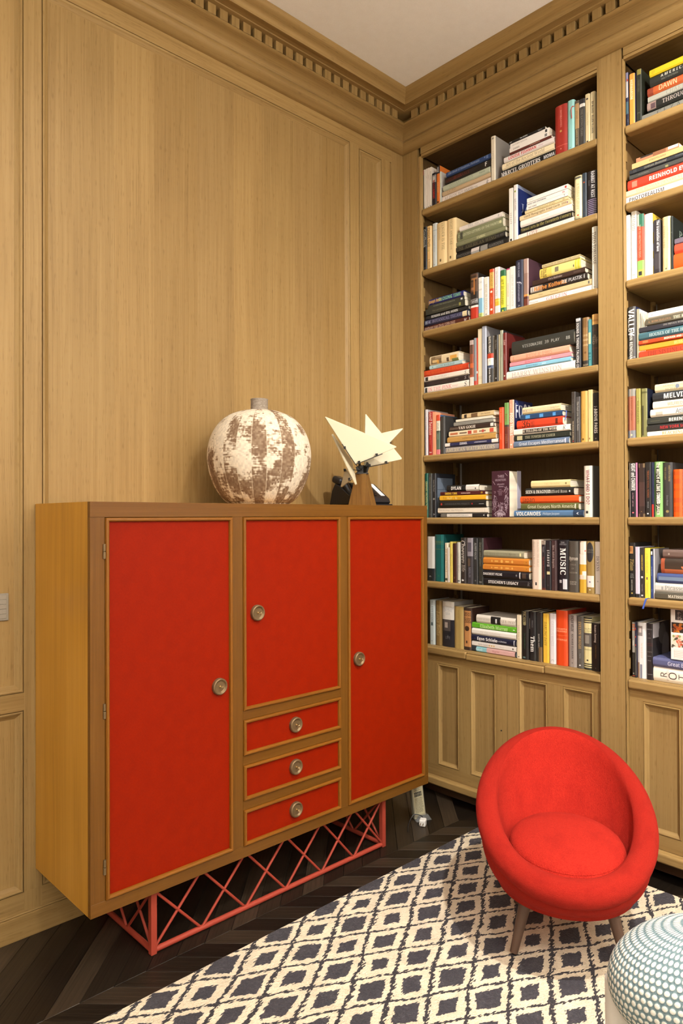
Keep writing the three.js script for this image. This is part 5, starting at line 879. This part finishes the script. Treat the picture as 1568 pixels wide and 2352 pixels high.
  ['u',1267,10,196,'h',"#2b3f74|k0;.14;0;1;#1d1c1e|k.05;.12;.2;.8;#ddd|t The State of Jones;.45;.4;#aab4cc;i|t fighting;.84;.3;#aab4cc;n","blue hardcover with dark photo tip"],
  ['u',1278,5,196,'h',"#dcd5d6|t e;.5;.3;#bbb;n","white hardcover with pale grey boards",{"cov": "#a9a3a4", "art": "#b9b4b6|k0;.3;.3;1;#8d8684|k.28;.62;.75;1;#26262a"}],
  ['s',1284,314,27,'h',"#4d483c|t MATISSE IN MOROCCO;.4;.42;#e0d8c6;bs","brownish grey hardcover with white bold capitals"],
  ['s',1284,312,37,'h',"#c9c8c0|t Picasso and Things;.42;.5;#77766e;s|t Representation;.4;.22;#99988e;n|k.08;.1;.3;.6;#999","silver hardcover with grey serif title"],
  ['s',1293,290,38,'h',"#3a4a7a|k.02;1;.3;.65;#6d7f96","blue hardcover with pale stripe"],
  ['s',1308,240,59,'h',"#3a2c20|k0;1;0;.3;#b0603a|o.36;.35;#c07048|k0;1;.5;1;#352a20|k0;.06;0;1;#9a4a2c","thick rust and brown hardcover"],
  ['s',1315,235,34,'h',"#6a554c|k.45;1;0;1;#d0d0ca|o.75;.3;#3c5a64|o.1;.2;#a8988c|t a tale;.58;.2;#999;n","brown and silver hardcover with round emblem"],
 ]],
 ['outer', 8, 746, [
  ['u',1178,13,223,'h',"#2a2622|k0;.55;0;1;#9c9488|k.04;.06;0;1;#d0683c|k.08;.1;0;1;#d0683c|k.13;.15;0;1;#d0683c|t Catherine;.38;.3;#efeae2;b|t Ae;.93;.4;#e6dfc0;i|b.97;.98;#d04a2c","grey and black hardcover with orange rules"],
  ['u',1192,6,224,'p',"#23233a|k.1;.14;.2;.8;#c0392b|k.25;.28;.2;.8;#c0392b|k.4;.43;.2;.8;#c0392b|b.45;.96;#55534c|b.96;1;#222","thin navy paperback with red dots"],
  ['u',1199,37,224,'h',"#d8d6d6|k.06;.24;.02;.6;#8a8280|k.1;.18;.2;.5;#c4b8b2|t THE TRUTH IN YOUR;.5;.16;#d8b49c;n|k.72;1;0;.3;#a88a74|k.75;1;.35;.55;#777a8a","white wrapped hardcover with sepia portrait",{"cov": "#c9c8cc"}],
  ['u',1237,26,224,'h',"#241f20|h MARCEL;.1;.2;#999;n|h A;.18;.2;#999;n|h LIFE;.26;.2;#999;n|h MARTHA;.36;.2;#8a2c2a;n|h GELLHORN;.39;.2;#8a2c2a;n|h novels;.5;.2;#999;n|h tales;.58;.2;#999;n|h END;.66;.2;#999;n|h imprint;.9;.2;#999;n","black hardcover with many small lines",{"cov": "#4b4747", "art": "#2a2728|k0;.26;0;.4;#c4bfc2|e.02;.4;.35;.8;#5a5554|e.2;.9;.55;1.05;#6a6667|k.82;1;.2;.6;#8a8a94"}],
  ['s',1265,290,57,'h',"#e9e2d3|h R;.14;.5;#4a3c38;n|h O;.26;.6;#4a3c38;n|h T;.38;.5;#4a3c38;n|h H;.5;.5;#4a3c38;n|h essays;.19;.2;#b9a9a0;n","white slab with large thin capitals"],
  ['s',1265,285,37,'h',"#565a80|t Great Escapes Africa;.5;.45;#d9dae4;n","lavender blue hardcover with white title"],
 ]],
];
// ---------------------------------------------------------------- books
// each row: bay, shelf number from the top, height of the shelf in mm, then the books:
// [u = upright / s = lying in a stack, position along the shelf, thickness or length, height or thickness, binding, spine print, look, extra]
{
  const PX = 1250;                       // pixels of spine print per metre
  const FONT = { s: 'serif', n: 'sans-serif', b: 'bold sans-serif', i: 'italic serif', m: 'monospace', bs: 'bold serif' };
  const font = (f, px) => (f[0] === 'b' ? 'bold ' : '') + (f === 'i' ? 'italic ' : '') + px.toFixed(1) + 'px ' + ({ s: 'serif', bs: 'serif', i: 'serif', m: 'monospace' }[f] || 'sans-serif');
  function drawSpine(k, x, y, w, h, spec) {
    const items = spec.split(/\|(?=[tbkoeh][ .\d])/);
    k.save(); k.beginPath(); k.rect(x - 3, y - 3, w + 6, h + 6); k.clip();
    k.fillStyle = items[0]; k.fillRect(x - 3, y - 3, w + 6, h + 6);
    k.textAlign = 'center'; k.textBaseline = 'middle';
    const texts = items.slice(1).filter((s) => s[0] === 't').map((s) => s.slice(1).trim().split(';'));
    for (const s of items.slice(1)) {
      const c = s[0], a = s.slice(1).trim().split(';');
      if (c === 'b') { k.fillStyle = a[2]; k.fillRect(x - 3, y + a[0] * h, w + 6, (a[1] - a[0]) * h); }
      else if (c === 'k') { k.fillStyle = a[4]; k.fillRect(x + a[2] * w, y + a[0] * h, (a[3] - a[2]) * w, (a[1] - a[0]) * h); }
      else if (c === 'o') { k.fillStyle = a[2]; k.beginPath(); k.arc(x + w / 2, y + a[0] * h, a[1] * w / 2, 0, 7); k.fill(); }
      else if (c === 'e') { k.fillStyle = a[4]; k.beginPath(); k.ellipse(x + (+a[2] + +a[3]) / 2 * w, y + (+a[0] + +a[1]) / 2 * h, (a[3] - a[2]) / 2 * w, (a[1] - a[0]) / 2 * h, 0, 0, 7); k.fill(); }
      else {
        const [text, pos, size, color, f] = a, px = size * w * (c === 't' ? 1.15 : 1.25);
        k.fillStyle = color; k.font = font(f, px);
        const tw = k.measureText(text).width;
        if (c === 't') {
          const near = texts.filter((q) => Math.abs(q[1] - pos) < 0.09 && q[2] <= 0.45 && size <= 0.45), n = near.length > 1 ? near.findIndex((q) => q[0] === text) : -1;
          const across = n < 0 ? 0.5 : n === 0 ? 0.68 : 0.3, room = 2 * Math.min(pos, 1 - pos) * h * 0.97;
          k.save(); k.translate(x + across * w, y + pos * h); k.rotate(Math.PI / 2); k.scale(Math.min(1, room / tw), 1); k.fillText(text, 0, 0); k.restore();
        } else { k.save(); k.translate(x + w / 2, y + pos * h); k.scale(Math.min(1, w * 0.9 / tw), 1); k.fillText(text, 0, 0); k.restore(); }
      }
    }
    k.restore();
  }
  // atlases
  const S = 2048, atlases = []; let cur = null, ax = 0, ay = 0, rowH = 0;
  function newAtlas() { const cv = document.createElement('canvas'); cv.width = cv.height = S; const k = cv.getContext('2d'); k.fillStyle = '#777'; k.fillRect(0, 0, S, S); cur = { cv, k, mats: null }; atlases.push(cur); ax = ay = rowH = 0; }
  newAtlas();
  function cell(w, h) {
    const W = w + 26, H = h + 12;
    if (ax + W > S) { ax = 0; ay += rowH; rowH = 0; }
    if (ay + H > S) newAtlas();
    const r = { x: ax + 6, y: ay + 6, w, h, atlas: cur }; ax += W; rowH = Math.max(rowH, H); return r;
  }
  const pagesTex = makeTex(128, 128, (u, v) => { const n = vn(u * 4, v * 128, 4, 128, 5), q = 0.80 + 0.14 * n; return [q, q * 0.95, q * 0.84]; }); pagesTex.repeat.set(1, 1);
  const PAGES = new THREE.MeshStandardMaterial({ map: pagesTex, roughness: 0.95 });
  const mats = new Map();
  const coverMat = (at) => { if (!mats.has(at)) { const t = new THREE.CanvasTexture(at.cv); t.colorSpace = THREE.SRGBColorSpace; t.generateMipmaps = true; mats.set(at, new THREE.MeshPhysicalMaterial({ map: t, roughness: 0.5, clearcoat: 0.12, clearcoatRoughness: 0.35 })); } return mats.get(at); };
  // spine faces +z at z = 0; thickness along x, height along y
  function bookGeo(t, h, d, kind, c, art) {
    const bt = kind === 'p' ? Math.min(0.0008, t / 5) : Math.min(0.0026, t / 5), over = kind === 'p' ? 0.0004 : 0.003;
    const rd = kind === 'p' ? Math.min(0.0012, t * 0.15) : Math.min(0.0065, t * 0.22), n = 7, out = [[-t / 2, -d]];
    for (let i = 0; i < n; i++) { const f = -1 + 2 * i / (n - 1); out.push([f * t / 2, -rd + rd * Math.sqrt(Math.max(0, 1 - Math.pow(Math.abs(f), 2.6)))]); }
    out.push([t / 2, -d]);
    const inn = out.map(([x, z], i) => [x * (1 - 2 * bt / t), i === 0 || i === out.length - 1 ? z : z - bt]);
    const N = out.length, pos = [], uv = [], flat = [(c.x + c.w + 14) / S, 1 - (c.y + c.h / 2) / S];
    let acc = [0]; for (let i = 2; i < N - 1; i++) acc.push(acc[acc.length - 1] + Math.hypot(out[i][0] - out[i - 1][0], out[i][1] - out[i - 1][1]));
    const tot = acc[acc.length - 1], U = (f) => (c.x + f * c.w) / S, v0 = 1 - (c.y + c.h) / S, v1 = 1 - c.y / S;
    const quad = (a, b, e, f, q) => { pos.push(...a, ...b, ...e, ...a, ...e, ...f); uv.push(...q[0], ...q[1], ...q[2], ...q[0], ...q[2], ...q[3]); };
    const F4 = [flat, flat, flat, flat];
    const ux = art ? [(c.x + art.x) / S, (c.x + art.x + art.w) / S] : null;
    for (let i = 0; i + 1 < N; i++) {
      const A = out[i], B = out[i + 1], a = inn[i], b = inn[i + 1], sp = i >= 1 && i < N - 2;
      const q = sp ? [[U(acc[i - 1] / tot), v0], [U(acc[i] / tot), v0], [U(acc[i] / tot), v1], [U(acc[i - 1] / tot), v1]] : art && i === N - 2 ? [[ux[0], v0], [ux[1], v0], [ux[1], v1], [ux[0], v1]] : F4;
      quad([A[0], 0, A[1]], [B[0], 0, B[1]], [B[0], h, B[1]], [A[0], h, A[1]], q);
      quad([b[0], 0, b[1]], [a[0], 0, a[1]], [a[0], h, a[1]], [b[0], h, b[1]], F4);
      quad([A[0], h, A[1]], [B[0], h, B[1]], [b[0], h, b[1]], [a[0], h, a[1]], F4);
      quad([B[0], 0, B[1]], [A[0], 0, A[1]], [a[0], 0, a[1]], [b[0], 0, b[1]], F4);
    }
    for (const [o, i2] of [[out[0], inn[0]], [inn[N - 1], out[N - 1]]]) quad([o[0], 0, o[1]], [o[0], h, o[1]], [i2[0], h, i2[1]], [i2[0], 0, i2[1]], F4);
    const g = new THREE.BufferGeometry(); g.setAttribute('position', new THREE.Float32BufferAttribute(pos, 3)); g.setAttribute('uv', new THREE.Float32BufferAttribute(uv, 2)); g.computeVertexNormals();
    const pw = t - 2 * bt - 0.0003, pg = new THREE.BoxGeometry(pw, h - 2 * over, d - over - bt - rd); pg.translate(0, h / 2, -(d - over + bt + rd) / 2 );
    const pu = pg.attributes.uv, pp = pg.attributes.position; for (let i = 0; i < pu.count; i++) pu.setXY(i, pp.getY(i) * 3, pp.getX(i) / pw);
    return [toCreasedNormals(g, 0.6), pg];
  }
  const ORD = ['top', 'second', 'third', 'fourth', 'fifth', 'sixth', 'seventh', 'lowest'];
  const short = (s) => s.replace(/,.*$/, '').replace(/^(thin|slim|plain|thick|wide|tall|taller|small|blackish|pale) /, '').split(' ').slice(0, 1)[0];
  const seen = new Map(), todo = [];
  for (const [bay, row, sy, list] of BOOKS) {
    const y = sy / 1000, spine = row === 8 ? 0.055 : 0.03, where = `${ORD[row - 1]} shelf, ${bay} bay`;
    let stackY = 0;
    list.forEach((b, i) => {
      const [kind, z0, w, h, bind, spec, look, ex = {}] = b, prev = list[i - 1], next = list[i + 1], up = kind === 'u';
      if (!up && (!prev || prev[0] === 'u')) stackY = 0;
      const t = (up ? w : h) / 1000 - 0.0006, H = (up ? h : w) / 1000, d = Math.min(0.285, up ? H * 0.72 : H * 0.76);
      const cw = Math.max(6, Math.round(t * PX)), aw = ex.art ? Math.round(d * PX * 0.6) : 0, c = cell(cw + (aw ? aw + 24 : 0), Math.round(H * PX)), art = aw ? { x: cw + 30, w: aw } : null; c.w = cw;
      if (art) drawSpine(c.atlas.k, c.x + art.x, c.y, aw, c.h, ex.art);
      drawSpine(c.atlas.k, c.x, c.y, c.w, c.h, spec);
      c.atlas.k.fillStyle = ex.cov || spec.split('|')[0]; c.atlas.k.fillRect(c.x + c.w + 6, c.y - 4, 16, c.h + 8);
      let rel;
      if (!up) rel = !next || next[0] === 'u' ? 'topmost of its stack' : `lying under the ${short(next[6])} one`;
      else if (prev && next) rel = `between ${short(prev[6])} and ${short(next[6])} ones`;
      else if (next) rel = `beside the ${short(next[6])} one`;
      else rel = `last before the ${bay === 'corner' ? 'upright' : 'frame edge'}`;
      const label = `${look}, ${rel}, ${where}`;
      const n = label.split(/[\s]+/).length; if (n > 16) console.log('LONG', n, label);
      if (seen.has(label)) console.log('DUP', label); seen.set(label, 1);
      const o = thing('book', label, 'book', [0, 0, 0], 0, `books on the ${where}`);
      o.rotation.order = 'YXZ';
      if (up) { o.rotation.y = -Math.PI / 2; o.position.set(spine + (hash2(z0, sy, 3) - 0.5) * 0.006, y, z0 / 1000 + w / 2000); }
      else {                                 // lying, head of the book towards the corner
        o.rotation.set(0, -Math.PI / 2, Math.PI / 2); o.position.set(spine + (hash2(z0, h, 5) - 0.5) * 0.008, y + stackY / 1000 + t / 2 + 0.0002, z0 / 1000 + H);
        stackY += h;
      }
      todo.push(() => {
        if (ex.special === 'musk') { special(o, y); return; }
        const [cg, pg] = bookGeo(t, H, d, bind, c, art);
        M('cover', cg, coverMat(c.atlas), o); M('pages', pg, PAGES, o);
        if (ex.ribbon) M('ribbon', tube([[t / 2 + 0.0002, H * 0.86, -0.02], [t / 2 - 0.004, H * 0.85, 0.004], [t / 2 - 0.008, H * 0.8, 0.006], [t / 2 - 0.006, H * 0.62, 0.005]], 0.0016, 6), std(new THREE.Color(0.5, 0.03, 0.02), 0.7), o);
        if (ex.ribbon2) M('ribbon', tube([[t / 2 - 0.004, 0.002, -0.03], [t / 2 - 0.002, -0.006, -0.026], [0, -0.008, -0.022], [-t * 1.2, -0.005, -0.016]], 0.0016, 6), std(new THREE.Color(0.1, 0.16, 0.55), 0.7), o);
        if (ex.special === 'fan') for (let k = 0; k < 6; k++) { const q = bx(-0.0005, 0.0005, 0.004, H - 0.012 * k, -0.16, -0.004); q.translate(0, 0, 0); const f = M('loose_leaf', q, PAGES, o); f.position.x = t / 2 + 0.001 + k * 0.0042; f.rotation.z = -0.012 * k; }
      });
    });
  }
  // book turned to show its engraved front board
  function special(o, y) {
    const cv = document.createElement('canvas'); cv.width = 256; cv.height = 448; const k = cv.getContext('2d'), r = rng(99);
    k.fillStyle = '#3b1726'; k.fillRect(0, 0, 256, 448); k.fillStyle = k.strokeStyle = '#b5a6b0'; k.textAlign = 'center';
    k.font = '34px sans-serif'; k.fillText('THREE', 138, 66); k.font = '27px sans-serif'; k.fillText('MUSKETEERS', 132, 98);
    k.font = 'italic 22px serif'; k.fillText('alexandre', 132, 136); k.fillText('dumas', 138, 158); k.font = '12px serif'; ['A NEW', 'TRANSLATION', 'RICHARD', 'PEVEAR'].forEach((s, i) => k.fillText(s, 126, 184 + i * 17));
    const scr = (x, y0, w, h, n, lw) => { k.lineWidth = lw; for (let i = 0; i < n; i++) { k.beginPath(); let px = x + r() * w, py = y0 + r() * h; k.moveTo(px, py); for (let j = 0; j < 3; j++) { px += (r() - 0.5) * 26; py += (r() - 0.2) * 26; k.lineTo(px, py); } k.stroke(); } };
    scr(18, 190, 46, 190, 40, 2); scr(190, 150, 46, 220, 60, 2.4); scr(96, 300, 70, 100, 46, 2.2); scr(30, 400, 170, 20, 40, 3);
    k.lineWidth = 4; k.beginPath(); k.moveTo(196, 24); k.lineTo(232, 52); k.moveTo(20, 98); k.lineTo(50, 132); k.stroke(); k.beginPath(); k.moveTo(30, 420); k.quadraticCurveTo(140, 340, 200, 420); k.stroke();
    const t = new THREE.CanvasTexture(cv); t.colorSpace = THREE.SRGBColorSpace;
    const W = 0.096, H = 0.217, D = 0.1, mat = new THREE.MeshStandardMaterial({ map: t, roughness: 0.6 }), plain = std(new THREE.Color(0.045, 0.012, 0.02), 0.6);
    o.position.set(0.03, y, 0.5235 + W / 2);
    const fr = new RoundedBoxGeometry(W, H, 0.004, 2, 0.0015).toNonIndexed(); const p = fr.attributes.position, uv = fr.attributes.uv; for (let i = 0; i < p.count; i++) uv.setXY(i, p.getX(i) / W + 0.5, p.getY(i) / H + 0.5); fr.translate(0, H / 2, -0.002); M('spine', fr, mat, o);
    M('board', bx(-W / 2, -W / 2 + 0.003, 0, H, -D, -0.0042), plain, o);
    M('pages', bx(-W / 2 + 0.0032, W / 2 - 0.003, 0.003, H - 0.003, -D, -0.0042), PAGES, o);
    M('board', bx(W / 2 - 0.0028, W / 2, 0, H, -D, -0.07), std(new THREE.Color(0.42, 0.40, 0.48), 0.6), o);
  }
  todo.forEach((f) => f());
  {
    const cv = document.createElement('canvas'); cv.width = 256; cv.height = 400; const k = cv.getContext('2d'), r = rng(31);
    k.fillStyle = '#e8e4dc'; k.fillRect(0, 0, 256, 400);
    const pic = (x, y, w, h, cols) => { k.fillStyle = cols[0]; k.fillRect(x, y, w, h); for (let i = 0; i < 26; i++) { k.fillStyle = cols[1 + Math.floor(r() * (cols.length - 1))]; k.globalAlpha = 0.8; k.beginPath(); k.ellipse(x + 6 + r() * (w - 12), y + 6 + r() * (h - 12), 4 + r() * 12, 4 + r() * 12, r() * 3, 0, 7); k.fill(); } k.globalAlpha = 1; };
    pic(34, 14, 90, 78, ['#3a3434', '#6b5f5a', '#2a2626', '#8d827a']); pic(134, 14, 100, 78, ['#8a7a68', '#5c4a3a', '#c9b8a0']); pic(6, 112, 92, 78, ['#2c2420', '#b5521c', '#d8862a', '#3a2c22']); pic(108, 112, 130, 78, ['#7d8a8f', '#b9c2c4', '#4a5558']);
    pic(6, 208, 120, 96, ['#d9cfbc', '#c04a2c', '#7d8f4a', '#3c3a2c', '#e2a48c']); pic(136, 208, 104, 96, ['#c8bca8', '#8f6a4a', '#e0d2bc']);
    k.strokeStyle = '#caa79a'; k.lineWidth = 2; for (let i = 0; i < 5; i++) k.strokeRect(24, 326 + i * 13, 200, 9);
    const t = new THREE.CanvasTexture(cv); t.colorSpace = THREE.SRGBColorSpace;
    const o = thing('picture_box', 'white box printed with small colour pictures standing on lavender book', 'box', [0.05, 0.746 + 0.0955, 1.336 + 0.065]);
    const W = 0.13, H = 0.2, D = 0.03, wm = std(new THREE.Color(0.78, 0.75, 0.70), 0.6), tm = new THREE.MeshStandardMaterial({ map: t, roughness: 0.5 });
    M('box', bx(0.0022, D, 0.0005, H, -W / 2, W / 2, { r: 0.001 }), wm, o);
    const g = new THREE.BoxGeometry(0.002, H - 0.001, W - 0.001), a = g.attributes.position, uv = g.attributes.uv; for (let i = 0; i < a.count; i++) uv.setXY(i, a.getZ(i) / W + 0.5, a.getY(i) / H + 0.5); g.translate(0.001, H / 2 + 0.0005, 0); M('printed_face', g, tm, o);
  }
  // blue ribbon marker that hangs from a book over the shelf edge
  const rb = tag(M('ribbon_bookmark', (() => { const w = 0.0035, rows = [[0.045, 1.0752, 1.263], [0.012, 1.0752, 1.262], [0.0025, 1.0735, 1.2612], [0.0012, 1.066, 1.259], [0.0008, 1.05, 1.254], [0.0005, 1.034, 1.2495]].map(([x, y, z]) => [[x, y, z - w], [x, y, z + w]]); const g = strips(rows); const q = g.clone(); q.translate(-0.0005, 0.0002, 0); return mergeGeometries([g, q]); })(), std(new THREE.Color(0.04, 0.1, 0.42), 0.6)), 'blue ribbon bookmark hanging over the shelf edge beneath a yellow book', 'bookmark');
  console.log('books', todo.length, 'atlases', atlases.length);
}
renderer.render(scene, camera);
